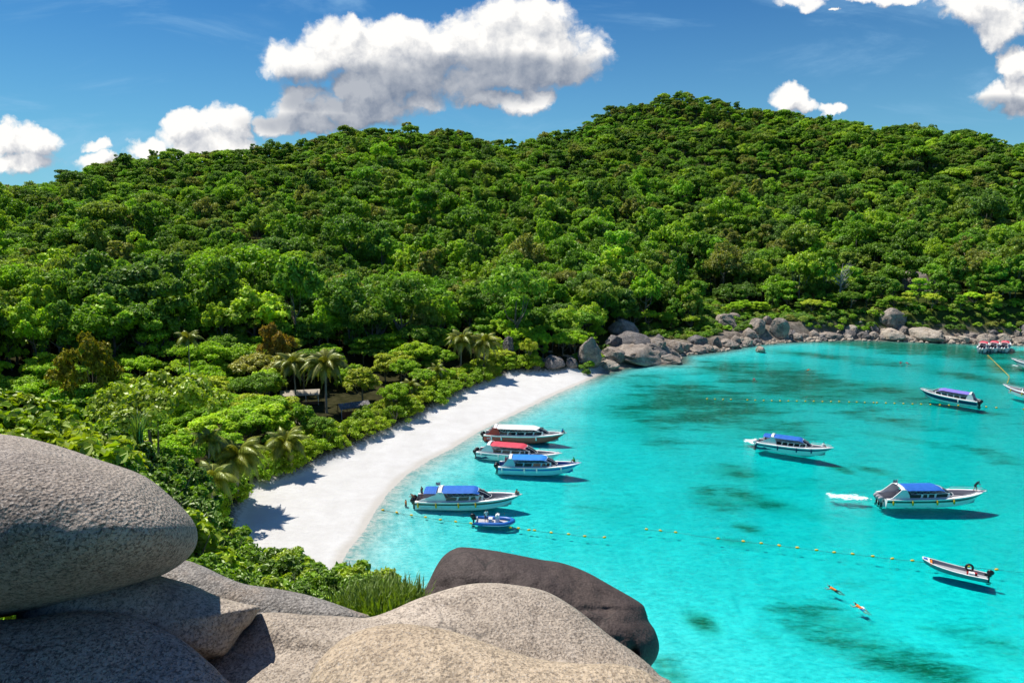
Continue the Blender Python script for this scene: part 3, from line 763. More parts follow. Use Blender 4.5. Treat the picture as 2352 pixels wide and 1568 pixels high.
def forest():
    rs = rng_of(5)
    X, Y = jitter_grid(-620, 620, 25, 660, 4.9, 21)
    sv = vdist(X, Y); r = np.hypot(X, Y); az = np.arctan2(X, Y)
    fi = np.interp(az, _ha, np.arange(len(_ha)))
    ridge = np.interp(az, _ha, [q[4] if False else q[-4] for q in _hr])
    base_r = np.interp(az, _ha, [q[2] for q in _hr])
    m = (sv > np.where(r < 90, 2.5, 4.5)) & (np.abs(az) < R(46)) & (r < ridge + 45) & (r > 40) & ((r > 90) | (az < -0.43)) & keep(X, Y) & (rs.rand(len(X)) < np.where(r < base_r, 0.80, 0.96))
    X, Y, sv, r, az, base_r = X[m], Y[m], sv[m], r[m], az[m], base_r[m]
    Z = terrain(X, Y)
    low = (r < base_r - 2) | (sv < 9)
    big = np.interp(r, [160, 260, 420, 560], [1.02, 0.90, 0.76, 0.68]) * np.clip(1.0 + 0.30 * fbm(X / 35, Y / 35, oct=2), 0.7, 1.3)
    cand = []
    for i in range(len(X)):
        if low[i]:
            k = low_kinds[rs.randint(len(low_kinds))]; s = rs.uniform(0.72, 1.08) * (0.72 if sv[i] < 9 else 1.0)
        else:
            k = hill_kinds[rs.randint(len(hill_kinds))]; s = rs.uniform(0.62, 1.25) * big[i] * (0.62 if sv[i] < 8 else 1.0) * (1.0 if rs.rand() > 0.10 else 1.35)
        cand.append((k, X[i], Y[i], Z[i] - 0.2, s, rs.uniform(0, 6.283), bool(low[i]), rs.uniform(0.85, 1.1) if low[i] else rs.uniform(0.85, 1.45) if r[i] < 390 else rs.uniform(0.8, 1.08)))
    def size(c):
        zt = c[3] + V[c[0]][3] * c[4]
        return V[c[0]][2] * c[4] / math.hypot(c[1], c[2]) if shows(c[1], c[2], zt) else 0.0
    order = sorted(range(len(cand)), key=lambda i: -size(cand[i]))
    solo = set(order[:285])
    looks = {'low0': 'round bright green', 'low1': 'wide flat topped green', 'low2': 'layered green', 'low3': 'dense domed green', 'low4': 'small flat topped green',
             'forest0': 'round', 'forest1': 'wide spreading', 'forest2': 'tall narrow', 'forest3': 'broad domed', 'forest4': 'layered', 'forest5': 'dense mounded', 'forest6': 'small round'}
    for i in solo:
        k, x, y, z, s, rz, lw, tl = cand[i]
        u, v, _ = project((x, y, z + V[k][3] * s * 0.8))
        lab = '%s tree %s' % (looks[k], place_words(u, v))
        place_tree(k, x, y, z, s, rz, lab, 'tree', 'lowland forest trees' if lw else 'trees low on the hillside', sz=s * tl)
    rest = [cand[i] for i in range(len(cand)) if i not in solo]
    # low scrub on the coast slope and down the grassy spur
    Xs, Ys = jitter_grid(-620, 420, 130, 330, 2.5, 61)
    svs = vdist(Xs, Ys); azs = np.arctan2(Xs, Ys)
    strip = np.zeros(Xs.shape, bool)
    for cx_, cy_, rr_ in clear_w[:len(STRIP)]: strip |= np.hypot(Xs - cx_, Ys - cy_) < rr_ + 1.5
    ms = ((azs > 0.10) & (azs < 0.75) & (svs > -1.0) & (svs < 9.0) & keep(Xs, Ys)) | strip
    for x, y, z in zip(Xs[ms], Ys[ms], terrain(Xs[ms], Ys[ms])): rest.append(('scrub', x, y, float(z) - 0.1, rs.uniform(0.5, 1.15), rs.uniform(0, 6.28), False, 1.0))
    # the wood behind them: one mass, its trees instanced on points
    names = hill_kinds + low_kinds + ['scrub']
    pts = np.array([[c[1], c[2], c[3]] for c in rest], np.float32)
    me = bpy.data.meshes.new('hillside_forest'); me.vertices.add(len(pts)); me.vertices.foreach_set('co', pts.ravel())
    for nm, arr, ty in (('size', [c[4] for c in rest], 'FLOAT'), ('turn', [c[5] for c in rest], 'FLOAT'), ('tall', [c[4] * c[7] for c in rest], 'FLOAT'), ('sort', [names.index(c[0]) for c in rest], 'INT')):
        a = me.attributes.new(nm, ty, 'POINT'); a.data.foreach_set('value', np.array(arr, np.float32 if ty == 'FLOAT' else np.int32))
    ob = link('hillside_forest', me)
    src = bpy.data.collections.new('tree_kinds')
    for j, nm in enumerate(names):
        jm = join_leaf_and_trunk(nm, V[nm][0], V[nm][1])
        jm.materials.append(M_low if nm in low_kinds else M_hill); jm.materials.append(M_bark)
        o = bpy.data.objects.new('kind_%02d' % j, jm); src.objects.link(o)
    ng = bpy.data.node_groups.new('grow_forest', 'GeometryNodeTree')
    ng.interface.new_socket('Geometry', in_out='INPUT', socket_type='NodeSocketGeometry')
    ng.interface.new_socket('Geometry', in_out='OUTPUT', socket_type='NodeSocketGeometry')
    N = ng.nodes; L = ng.links
    gi, go = N.new('NodeGroupInput'), N.new('NodeGroupOutput')
    ci = N.new('GeometryNodeCollectionInfo'); ci.inputs['Collection'].default_value = src; ci.inputs['Separate Children'].default_value = True
    ip = N.new('GeometryNodeInstanceOnPoints'); ip.inputs['Pick Instance'].default_value = True
    def named(nm, ty):
        q = N.new('GeometryNodeInputNamedAttribute'); q.data_type = ty; q.inputs['Name'].default_value = nm; return q.outputs['Attribute']
    cx = N.new('ShaderNodeCombineXYZ'); L.new(named('turn', 'FLOAT'), cx.inputs[2])
    L.new(gi.outputs[0], ip.inputs['Points']); L.new(ci.outputs[0], ip.inputs['Instance'])
    L.new(named('sort', 'INT'), ip.inputs['Instance Index']); L.new(cx.outputs[0], ip.inputs['Rotation']); cs = N.new('ShaderNodeCombineXYZ'); sz_ = named('size', 'FLOAT'); L.new(sz_, cs.inputs[0]); L.new(sz_, cs.inputs[1]); L.new(named('tall', 'FLOAT'), cs.inputs[2]); L.new(cs.outputs[0], ip.inputs['Scale'])
    L.new(ip.outputs[0], go.inputs[0])
    md = ob.modifiers.new('forest', 'NODES'); md.node_group = ng
    tag(ob, 'dense evergreen forest covering the whole hillside up to both summits', 'forest', kind='stuff')
    print('forest: solo', len(solo), 'mass', len(rest))
forest()

# ---- bushes that edge the beach
def beach_bushes():
    rs = rng_of(9)
    kinds = []
    for i in range(4):
        cm = crown_mesh('bush_leaves', 80 + i, 4.2, 2.3, ncl=30, nleaf=3600, leaf=0.20, style='mound', clr=(0.10, 0.17), elong=1.2)
        cm.materials.append(M_shrub)
        sm = MB()
        for j in range(6):
            th = rs.uniform(0, 6.28); e = Vector((math.cos(th) * rs.uniform(.5, 1.5), math.sin(th) * rs.uniform(.5, 1.5), rs.uniform(1.2, 1.9)))
            sm.tube([(0, 0, -0.3), e * 0.5 + Vector((0, 0, 0.1)), e], [0.07, 0.05, 0.02], 5)
        tm = mesh_np('bush_stems', sm.v, sm.f); tm.materials.append(M_bark)
        kinds.append((cm, tm))
    X, Y = jitter_grid(-110, 60, 50, 190, 2.9, 33)
    sv = vdist(X, Y); sd = sdist(X, Y, land)
    wob = 0.8 * fbm(X / 7, Y / 7, oct=2)
    m = (sv > 2.1 + wob) & (sv < 8.5)
    X, Y, sv = X[m], Y[m], sv[m]
    Z = terrain(X, Y)
    n = 0
    for x, y, s_, z in sorted(zip(X, Y, sv, Z), key=lambda q: math.hypot(q[0], q[1])):
        u, v, dep = project((x, y, z + 1))
        if not (430 < u < 1230 and 810 < v < 1180): continue
        sc = rs.uniform(0.8, 1.25) * (0.8 if s_ < 2.5 else 1.08)
        e = empty('beach_bush', (x, y, z - 0.05), rs.uniform(0, 6.28), sc)
        cm, tm = kinds[rs.randint(4)]
        a = bpy.data.objects.new('foliage', cm); COL.objects.link(a); a.parent = e
        b = bpy.data.objects.new('stems', tm); COL.objects.link(b); b.parent = e
        where = ('at the sand edge' if s_ < 3.5 else 'one row back') if s_ < 6 else 'by the trees'
        seg = ('beside the leaning palms' if u < 640 else 'right of the leaning palms' if u < 730 else 'in front of the wooden shelter' if u < 880
               else 'below the small young palm' if u < 985 else 'left of the dark palm pair' if u < 1080 else 'by the upright dark boulder')
        tag(e, 'bright beach bush %s %s' % (where, seg), 'bush', 'bushes along the back of the beach'); n += 1
    print('bushes', n)
beach_bushes()

# ---- single trees that stand out
def lone(k, u, v, s, label, mat=None, r=None, sz=None, name='forest_tree', zc=None):
    """Crown top at (u, v) of the photograph, r metres away."""
    d = ray(u, v); h = math.hypot(d[0], d[1])
    x, y = d[0] / h * r, d[1] / h * r
    zt = EYE + d[2] / h * r
    z = tz(x, y)
    hh = V[k][3]
    return place_tree(k, x, y, z - 0.1, s, 1.0 + u * 0.01, label, 'tree', None, name, mat, sz=max((zt - z) / hh, 0.2))
lone('low3', 637, 734, 1.15, 'rust brown leafed tree standing out of the green lowland canopy', M_brown, 152)
lone('low3', 188, 752, 1.45, 'large round olive green fine leafed tree in the lowland canopy', M_olive, 140)
lone('low4', 660, 478, 0.85, 'rusty tinted tree crown in the middle of the left hill', M_brown, 345)
lone('low2', 1015, 528, 1.4, 'orange brown tree crown in the middle of the central slope', M_brown, 318)
lone('low4', 300, 650, 0.9, 'yellow brown tree at the foot of the left slope', leaf_mat('yellow_brown_leaves', [(0.20, 0.19, 0.04)]), 200)
lone('low3', 425, 690, 0.55, 'small bright lime green pointed tree on the slope behind the olive tree', leaf_mat('lime_leaves', [(0.13, 0.30, 0.012)]), 188)
lone('low1', 340, 545, 0.8, 'bright lime topped tree on the left slope', leaf_mat('yellow_lime_leaves', [(0.20, 0.32, 0.015)]), 290)
lone('low1', 610, 815, 1.25, 'pale yellow green feathery tree left of the tall palms', leaf_mat('pale_leaves', [(0.20, 0.225, 0.05)], 0.35, 0.3), 148)
lone('low1', 350, 880, 1.7, 'wide yellow green tree showing pale bare branches beyond the big boulder', leaf_mat('sparse_leaves', [(0.15, 0.235, 0.022)], 0.4, 0.6), 96, name='spreading_tree')
lone('low0', 1215, 775, 0.62, 'small bright round tree between the dark boulder and the beach end rocks', M_shrub, 168)

def dead_tree(u, v, r, h, label):
    rs = rng_of(int(u))
    d = ray(u, v); hh = math.hypot(d[0], d[1]); x, y = d[0] / hh * r, d[1] / hh * r
    z = tz(x, y); top = EYE + d[2] / hh * r
    H = top - z
    e = empty('dead_tree', (x, y, z))
    b = MB(); b.tube([(0, 0, -1), (0.2, 0, H * 0.4), (0, 0.1, H * 0.75)], [0.35, 0.25, 0.16], 7)
    b.build('trunk', M_dead, e)
    b = MB()
    for i in range(26):
        th = rs.uniform(0, 6.28); k = rs.uniform(0.35, 0.75); p = Vector((0, 0, H * k)); q = rs.uniform(1.5, 4.2)
        en = Vector((math.cos(th) * q, math.sin(th) * q, min(H, H * k + rs.uniform(1.5, 4))))
        mid = (p + en) / 2 + Vector((rs.uniform(-.3, .3), rs.uniform(-.3, .3), -.3))
        b.tube([p, mid, en], [0.13, 0.09, 0.03], 4)
        for j in range(4):
            c = mid.lerp(en, rs.uniform(0, 1)); b.tube([c, c + Vector((rs.uniform(-1, 1), rs.uniform(-1, 1), rs.uniform(0.3, 1.3)))], [0.05, 0.02], 3)
    b.build('branches', M_dead, e)
    tag(e, label, 'tree')
dead_tree(1935, 600, 262, 12, 'bare grey dead tree standing on the slope above the far shore')
dead_tree(2100, 742, 236, 8, 'thin leafless pale tree right of the far shore outcrop') if False else None

# ---- palms
M_ptrunk = bark_mat('palm_trunk_bark', (0.20, 0.17, 0.13), (0.42, 0.37, 0.30))
M_stalk, _t = new_mat('palm_midrib')
_t.n('ShaderNodeOutputMaterial', ins={'Surface': _t.n('ShaderNodeBsdfDiffuse', ins={'Color': (0.28, 0.27, 0.06)}).outputs[0]})
def frond_mesh(seed, L=3.6, droop=1.0):
    rs = rng_of(seed)
    b = MB(); pts = []
    for i in range(13):
        t = i / 12
        pts.append(Vector((L * (t - 0.16 * t * t * droop), 0.0, L * (0.42 * t - 0.85 * droop * t * t * t - 0.12 * t * t))))
    b.tube(pts, [0.05 * (1 - 0.8 * i / 12) for i in range(13)], 4, 1)
    n = 44
    for k in range(n):
        t = 0.12 + 0.88 * k / (n - 1)
        f = t * 12; i = min(int(f), 11); p = pts[i].lerp(pts[i + 1], f - i)
        tan = (pts[i + 1] - pts[i]).normalized()
        ln = L * 0.30 * math.sin(math.pi * min(0.15 + t * 0.88, 1.0)) + 0.12
        for s in (-1, 1):
            out = (Vector((0, s, 0)) * 0.86 + tan * 0.55 + Vector((0, 0, -0.30 - 0.35 * rs.rand()))).normalized()
            e1 = p + out * ln * 0.55; e2 = p + out * ln + Vector((0, 0, -0.34 * ln))
            w = tan * (0.055)
            b.add([p - w, p + w, e1 + w * 0.95, e1 - w * 0.95], [(0, 1, 2, 3)], 0)
            b.add([e1 - w * 0.95, e1 + w * 0.95, e2], [(0, 1, 2)], 0)
    me = mesh_np('frond', b.v, b.f, b.m)
    me.materials.append(M_palm); me.materials.append(M_stalk)
    a = me.attributes.new('leaf', 'FLOAT', 'POINT'); a.data.foreach_set('value', rs.rand(len(me.vertices)).astype(np.float32))
    return me
FR = [frond_mesh(i, 3.6, d) for i, d in enumerate((0.55, 0.8, 1.05, 1.3))]
def palm(u, v, r, scale, label, nf=20, lean=(0.4, 0.2), h=None, trunk=True):
    """Growing point at (u, v), r metres away."""
    rs = rng_of(int(u * 7 + v))
    d = ray(u, v); hh = math.hypot(d[0], d[1]); x, y = d[0] / hh * r, d[1] / hh * r
    top = EYE + d[2] / hh * r
    g = tz(x, y)
    e = empty('coconut_palm', (x - lean[0], y - lean[1], g))
    H = max(top - g, 0.8)
    b = MB(); n = 10
    pts = [Vector((lean[0] * (i / n) ** 1.7, lean[1] * (i / n) ** 1.7, -0.4 + (H + 0.4) * i / n)) for i in range(n + 1)]
    b.tube(pts, [0.17 * scale * (1.5 if i == 0 else 1.0 - 0.35 * i / n) for i in range(n + 1)], 8)
    for i in range(int(H / 0.35)):
        q = pts[0].lerp(pts[-1], 0)
    b.build('trunk', M_ptrunk, e, True)
    nuts = MB()
    for i in range(7):
        th = rs.uniform(0, 6.28); nuts.ball((lean[0] + math.cos(th) * .28, lean[1] + math.sin(th) * .28, H - 0.15 - rs.rand() * .2), 0.13, 6, 5)
    nuts.build('coconuts', M_olive, e, True)
    for i in range(nf):
        th = i * 2.39996 + rs.uniform(-.2, .2); k = i / nf
        o = bpy.data.objects.new('frond', FR[min(3, int(k * 4 + rs.uniform(-.4, .4)) if k > .05 else 0)]); COL.objects.link(o); o.parent = e
        o.location = (lean[0], lean[1], H)
        tilt = -1.0 + 1.35 * k + rs.uniform(-.12, .12)
        o.rotation_euler = (rs.uniform(-.2, .2), tilt, th); s = scale * rs.uniform(0.85, 1.12) * (0.8 + 0.2 * math.sin(k * 3.1)); o.scale = (s, s, s)
    tag(e, label, 'palm tree')
palm(748, 838, 131, 1.45, 'tallest coconut palm with full drooping fronds, right one of the tall pair', 26, (0.3, 0.0))
palm(674, 838, 138, 1.25, 'tall slimmer palm just left of the tallest palm', 22, (-0.2, 0.3))
palm(942, 888, 137, 0.85, 'small young palm among the beach bushes in the middle of the hedge', 15)
palm(545, 1052, 93, 1.35, 'big leaning palm with wide fronds beside the near end of the beach', 24, (0.5, -0.4))
palm(655, 1020, 105, 1.2, 'palm throwing a shadow on the sand, rightmost of the leaning palms', 20, (0.7, -0.2))
palm(488, 1102, 84, 1.0, 'low sunlit palm in front of the big leaning palm', 17)
palm(1061, 783, 160, 1.4, 'left palm of the dark pair at the far end of the beach', 22)
palm(1114, 790, 160, 1.45, 'right palm of the dark pair, next to the upright dark boulder', 24)
palm(1003, 852, 146, 0.8, 'short shaded palm behind the beach bushes near the beach end', 14)
palm(433, 778, 140, 0.85, 'single young palm rising from the middle of the lowland canopy', 14)
palm(480, 1010, 92, 0.8, 'dark shaded palm behind the big leaning palm', 14)

# ---- headland bushes close to the camera
def headland():
    rs = rng_of(77)
    kinds = []
    for i, (lf, W, H, mat, nl, el) in enumerate([(0.125, 2.6, 1.9, M_near, 4200, 1.7), (0.11, 2.4, 2.0, M_near, 4200, 1.5), (0.16, 2.4, 1.9, M_near, 2600, 1.35), (0.27, 3.2, 2.6, M_almond, 1900, 1.4), (0.25, 3.4, 2.4, M_almond, 2000, 1.3)]):
        cm = crown_mesh('near_leaves', 120 + i, W, H, ncl=30, nleaf=nl, leaf=lf, style='mound', clr=(0.09, 0.16), fold=True, elong=el, flat=0.8); cm.materials.append(mat)
        sm = MB()
        for j in range(9):
            th = rs.uniform(0, 6.28); e = Vector((math.cos(th) * rs.uniform(.3, .9), math.sin(th) * rs.uniform(.3, .9), rs.uniform(0.9, 1.6)))
            sm.tube([(0, 0, -2.5), (0, 0, -0.2), e * 0.5, e], [0.09, 0.05, 0.03, 0.012], 5)
        tm = mesh_np('near_stems', sm.v, sm.f); tm.materials.append(M_bark)
        kinds.append((cm, tm, H))
    def put(u, v, r, ki, sc, label, name, cat, group):
        d = ray(u, v); hh = math.hypot(d[0], d[1]); x, y = d[0] / hh * r, d[1] / hh * r
        zt = EYE + d[2] / hh * r; cm, tm, H = kinds[ki]
        e = empty(name, (x, y, zt - H * sc), rs.uniform(0, 6.28), sc)
        a = bpy.data.objects.new('foliage', cm); COL.objects.link(a); a.parent = e
        b = bpy.data.objects.new('stems', tm); COL.objects.link(b); b.parent = e
        tag(e, label, cat, group)
    tu = [400, 450, 520, 570, 610, 660, 720, 800, 850, 890, 930, 985]
    tv = [1120, 1140, 1185, 1225, 1240, 1215, 1268, 1262, 1266, 1305, 1335, 1362]
    tr = [26, 25, 24, 23, 22, 20, 18, 16.5, 15.5, 14.5, 14, 13.5]
    bu = [400, 566, 754, 845, 960, 1000]; bv = [1290, 1345, 1390, 1412, 1385, 1370]
    for u in np.arange(415, 985, 25):
        vt = np.interp(u, tu, tv); vb = np.interp(u, bu, bv) + 6; rt = np.interp(u, tu, tr)
        nrow = max(2, int((vb - vt) / 34) + 1)
        for j in range(nrow):
            k = j / (nrow - 1)
            uu = u + rs.uniform(-12, 12); v = vt + 26 + (vb - vt - 10) * k + (rs.uniform(-6, 10) if j else rs.uniform(-6, 14))
            r = rt + (10.3 - rt) * k ** 0.8
            ki = rs.choice([0, 0, 1, 2]); sc = rs.uniform(0.5, 0.72) * (0.62 + 0.38 * (r - 9) / 12)
            row = 'on the thicket skyline' if j == 0 else ('along the rock edge' if j >= nrow - 1 else 'mid thicket')
            seg = 'beside the big boulder' if uu < 520 else 'above the wedge rock' if uu < 640 else 'in front of the near sand' if uu < 780 else 'below the water edge' if uu < 890 else 'next to the dark rock'
            put(uu, v, r, ki, sc, 'leafy bush %s %s' % (row, seg), 'headland_bush', 'bush', 'bushes of the headland thicket')
    tu = [-300, 0, 100, 200, 300, 400, 450]; tv = [850, 892, 932, 962, 1015, 1062, 1105]; bv = [1000, 1000, 1020, 1050, 1085, 1140, 1200]
    for u in np.arange(-260, 450, 40):
        vt = np.interp(u, tu, tv); vb = np.interp(u, tu, bv) + 25
        for j in range(4):
            k = j / 3; uu = u + rs.uniform(-14, 14); v = vt + (vb - vt) * k + rs.uniform(-4, 8)
            r = 24 - 9 * k; big = uu < 230 and k < 0.75
            ki = rs.choice([3, 4]) if big else rs.choice([0, 2, 2])
            lab = ('yellow green large leafed shrub' if big else 'dark glossy green bush') + (' at the left edge' if uu < 90 else ' above the big boulder top' if uu < 260 else ' above the big boulder shoulder') + ('' if k > 0.5 else ', farther row')
            if uu < -40: continue
            put(uu, v, r, ki, rs.uniform(0.62, 0.85), lab, 'large_leafed_shrub' if big else 'headland_bush', 'shrub' if big else 'bush', 'shrubs behind the big boulder')
headland()

def blades(name, u, v, r, n, h, spread, label, mat, wid=0.02):
    rs = rng_of(int(u))
    d = ray(u, v); hh = math.hypot(d[0], d[1]); x, y = d[0] / hh * r, d[1] / hh * r; z = EYE + d[2] / hh * r
    b = MB()
    for i in range(n):
        th = rs.uniform(0, 6.28); q = spread * math.sqrt(rs.rand()); o = Vector((math.cos(th) * q, math.sin(th) * q, -h * 0.9))
        th2 = rs.uniform(0, 6.28); L = h * rs.uniform(0.7, 1.2); bend = rs.uniform(0.15, 0.55) * L
        dr = Vector((math.cos(th2), math.sin(th2), 0)); sd_ = Vector((-dr.y, dr.x, 0)) * wid * rs.uniform(.7, 1.3)
        p1 = o + Vector((0, 0, L * 0.5)) + dr * bend * 0.25; p2 = o + Vector((0, 0, L * 0.88)) + dr * bend * 0.65; p3 = o + Vector((0, 0, L)) + dr * bend
        b.add([o - sd_, o + sd_, p1 + sd_, p1 - sd_], [(0, 1, 2, 3)]); b.add([p1 - sd_, p1 + sd_, p2 + sd_ * .7, p2 - sd_ * .7], [(0, 1, 2, 3)]); b.add([p2 - sd_ * .7, p2 + sd_ * .7, p3], [(0, 1, 2)])
    me = mesh_np(name, b.v, b.f); a = me.attributes.new('leaf', 'FLOAT', 'POINT'); a.data.foreach_set('value', rs.rand(len(me.vertices)).astype(np.float32))
    o = link(name, me, [mat]); o.location = (x, y, z)
    return o
for i, (u, v, r) in enumerate([(885, 1368, 10.8), (840, 1378, 11.0), (925, 1362, 11.2), (800, 1378, 11.4), (865, 1350, 11.8)]):
    tag(blades('long_grass', u, v, r, 420, 0.62, 0.42, None, M_grassy, 0.011), 'tuft of long green grass where the thicket meets the pale rock', 'grass', kind='stuff')
tag(blades('pandanus_plant', 314, 962, 24, 60, 0.9, 0.10, None, leaf_mat('pandanus_blades', [(0.10, 0.19, 0.06)]), 0.016), 'spiky sword leafed plant poking out behind the big boulder', 'plant')
# ------------------------------------------------------------------ rock
def granite(name, dark, light, grain=26.0, stain=(0.34, 0.25, 0.15), stain_amt=0.35, rough_bump=0.6, patch_scale=0.55, black=0.5, zdark=None, fleck_amt=0.6, cracks=0.0):
    m, t = new_mat(name)
    pos = t.n('ShaderNodeNewGeometry').outputs['Position']
    big = t.noise(pos, patch_scale, 5.0, 0.6)
    base = t.ramp(big, [(0.34, dark), (0.60, light)])
    st = t.smooth(t.noise(t.v('ADD', pos, (31, 7, 5)), patch_scale * 1.3, 4.0, 0.6), 0.50, 0.68)
    base = t.mix(t.m('MULTIPLY', st, stain_amt), base, stain)
    vo = t.n('ShaderNodeTexVoronoi', feature='F1', ins={'Vector': pos, 'Scale': grain})
    g1 = t.noise(pos, grain * 1.1, 3.0, 0.75)
    speck = t.smooth(g1, 0.50, 0.58)
    base = t.mix(t.m('MULTIPLY', speck, black), base, t.v('MULTIPLY', base, (0.20, 0.19, 0.19)))
    mid = t.smooth(t.noise(t.v('ADD', pos, (13, 2, 4)), grain * 0.42, 5.0, 0.8), 0.44, 0.60)
    base = t.mix(t.m('MULTIPLY', mid, 0.55), base, t.v('MULTIPLY', base, (0.42, 0.40, 0.39)))
    fleck = t.smooth(t.noise(t.v('ADD', pos, (3, 9, 1)), grain * 1.9, 2.0, 0.7), 0.58, 0.66)
    base = t.mix(t.m('MULTIPLY', fleck, fleck_amt), base, (0.50, 0.47, 0.43))
    if cracks:
        wv = t.v('ADD', pos, t.v('SCALE', t.n('ShaderNodeTexNoise', ins={'Vector': pos, 'Scale': 1.3, 'Detail': 4.0}).outputs['Color'], scale=0.7))
        ed = t.n('ShaderNodeTexVoronoi', feature='DISTANCE_TO_EDGE', ins={'Vector': wv, 'Scale': 0.42}).outputs['Distance']
        ck = t.m('MULTIPLY', t.smooth(ed, 0.010, 0.0), t.smooth(t.noise(pos, 0.7, 2.0), 0.5, 0.6))
        base = t.mix(t.m('MULTIPLY', ck, cracks), base, (0.03, 0.026, 0.022))
        runs = t.smooth(t.noise(t.v('MULTIPLY', pos, (2.6, 0.9, 0.35)), 0.9, 5.0, 0.65), 0.54, 0.72)
        base = t.mix(t.m('MULTIPLY', runs, 0.45), base, t.v('MULTIPLY', base, (0.40, 0.37, 0.35)))
    if zdark is not None:
        z = t.n('ShaderNodeSeparateXYZ', ins={0: pos}).outputs[2]
        tide = t.smooth(t.m('MULTIPLY_ADD', t.noise(pos, 0.6, 3.0), 0.7, z), zdark + 0.45, zdark - 0.1)
        base = t.mix(t.m('MULTIPLY', tide, 0.75), base, (0.055, 0.045, 0.032))
    h = t.m('MULTIPLY_ADD', t.noise(pos, grain * 0.25, 5.0, 0.75), 0.7, t.m('MULTIPLY', g1, 0.9))
    h = t.m('MULTIPLY_ADD', vo.outputs['Distance'], 0.8, h)
    bm = t.n('ShaderNodeBump', ins={'Strength': rough_bump, 'Distance': 1.0 / grain, 'Height': h})
    b = t.n('ShaderNodeBsdfPrincipled', ins={'Base Color': base, 'Roughness': 0.78, 'Specular IOR Level': 0.35, 'Normal': bm.outputs[0]})
    t.n('ShaderNodeOutputMaterial', ins={'Surface': b.outputs[0]})
    return m
M_boulder = granite('weathered_granite', (0.24, 0.195, 0.16), (0.52, 0.445, 0.375), 40.0, (0.46, 0.37, 0.28), 0.4, 0.75, 0.5, 0.8, None, 0.6, 0.7)
M_pale = granite('pale_granite', (0.36, 0.295, 0.225), (0.54, 0.45, 0.355), 42.0, (0.47, 0.33, 0.19), 0.5, 0.5, 0.45, 0.65, None, 0.5, 0.6)
M_tan = granite('tan_granite', (0.34, 0.25, 0.16), (0.52, 0.405, 0.275), 42.0, (0.47, 0.29, 0.13), 0.65, 0.45, 0.5, 0.6, None, 0.45, 0.5)
M_slab = granite('streaked_granite', (0.14, 0.125, 0.11), (0.33, 0.30, 0.265), 26.0, (0.42, 0.27, 0.14), 0.35, 0.6, 0.7, 0.55)
M_dark = granite('dark_smooth_rock', (0.050, 0.034, 0.030), (0.090, 0.066, 0.058), 22.0, (0.12, 0.085, 0.065), 0.3, 0.30, 0.35, 0.25, None, 0.05, 0.8)

def catmull(pts, n):
    pts = np.array(pts, float); m = len(pts); out = []
    seg = np.linalg.norm(np.roll(pts, -1, 0) - pts, axis=1); cum = np.concatenate([[0], np.cumsum(seg)])
    for s in np.linspace(0, cum[-1], n, endpoint=False):
        i = int(np.searchsorted(cum, s, side='right') - 1) % m; t = (s - cum[i]) / seg[i]
        p0, p1, p2, p3 = pts[(i - 1) % m], pts[i], pts[(i + 1) % m], pts[(i + 2) % m]
        out.append(0.5 * ((2 * p1) + (-p0 + p2) * t + (2 * p0 - 5 * p1 + 4 * p2 - p3) * t * t + (-p0 + 3 * p1 - 3 * p2 + p3) * t ** 3))
    return np.array(out)

def boulder(name, outline, centre, through, normal, bulge, back, mat, label, lump=0.10, seed=1, p=2.3, cat='boulder', creases=()):
    """A closed rounded rock whose rim passes the given sight lines; `through` = (u, v, distance) fixes the plane of its rim."""
    A = catmull(outline, 260); c = np.array(centre, float)
    nr = 80
    k = np.sin(np.linspace(0, math.pi / 2, nr + 1))[1:]                      # 0..1 rings, dense at the rim
    k = 0.5 * k + 0.5 * np.linspace(0, 1, nr + 1)[1:]
    n = np.array(normal, float); n /= np.linalg.norm(n)
    d0 = ray(through[0], through[1]); d0 = d0 / np.linalg.norm(d0); p0 = d0 * through[2]
    def place(uv, kk, side):
        d = np.stack([uv[:, 0] - CX, FOC * CP - (uv[:, 1] - CY) * SP, -FOC * SP - (uv[:, 1] - CY) * CP], 1) / FOC
        d /= np.linalg.norm(d, axis=1, keepdims=True)
        r = (p0 @ n) / (d @ n)
        r = np.clip(r, 0.8, through[2] * 4)
        dome = np.clip(1 - kk ** p, 0, 1) ** (1 / p)
        q = d * (r)[:, None]
        lm = fbm(q[:, 0] * 0.55 + seed * 9.1, q[:, 1] * 0.55, q[:, 2] * 0.55, 4, 0.5) * lump * 3 + fbm(q[:, 0] * 2.6 + seed, q[:, 1] * 2.6, q[:, 2] * 2.6, 3, 0.5) * lump * 0.45
        edge = np.clip((1 - kk) * 6, 0, 1)
        if side > 0:
            rr = r - bulge * dome + lm * edge
            for (cu, cv, ru, rv, dep) in creases:
                rr += dep * edge * np.exp(-(((uv[:, 0] - cu) / ru) ** 2 + ((uv[:, 1] - cv) / rv) ** 2))
        else:
            rr = r + back * dome + lm * edge
        return d * rr[:, None] + np.array([0, 0, EYE])
    V_, F_ = [place(c[None, :], np.array([0.0]), 1)], []
    rings = []
    base = 1
    for kk in k:
        V_.append(place(c + (A - c) * kk, np.full(len(A), kk), 1)); rings.append(base); base += len(A)
    N = len(A)
    for kk in k[:-1][::-1][::2]:
        V_.append(place(c + (A - c) * kk, np.full(len(A), kk), -1)); rings.append(base); base += N
    V_.append(place(c[None, :], np.array([0.0]), -1)); last = base
    for i in range(N): F_.append((0, rings[0] + i, rings[0] + (i + 1) % N))
    for a, b in zip(rings[:-1], rings[1:]):
        for i in range(N): F_.append((a + i, b + i, b + (i + 1) % N, a + (i + 1) % N))
    for i in range(N): F_.append((rings[-1] + i, last, rings[-1] + (i + 1) % N))
    me = mesh_np(name, np.vstack(V_), F_, smooth=True)
    return tag(link(name, me, [mat]), label, cat)

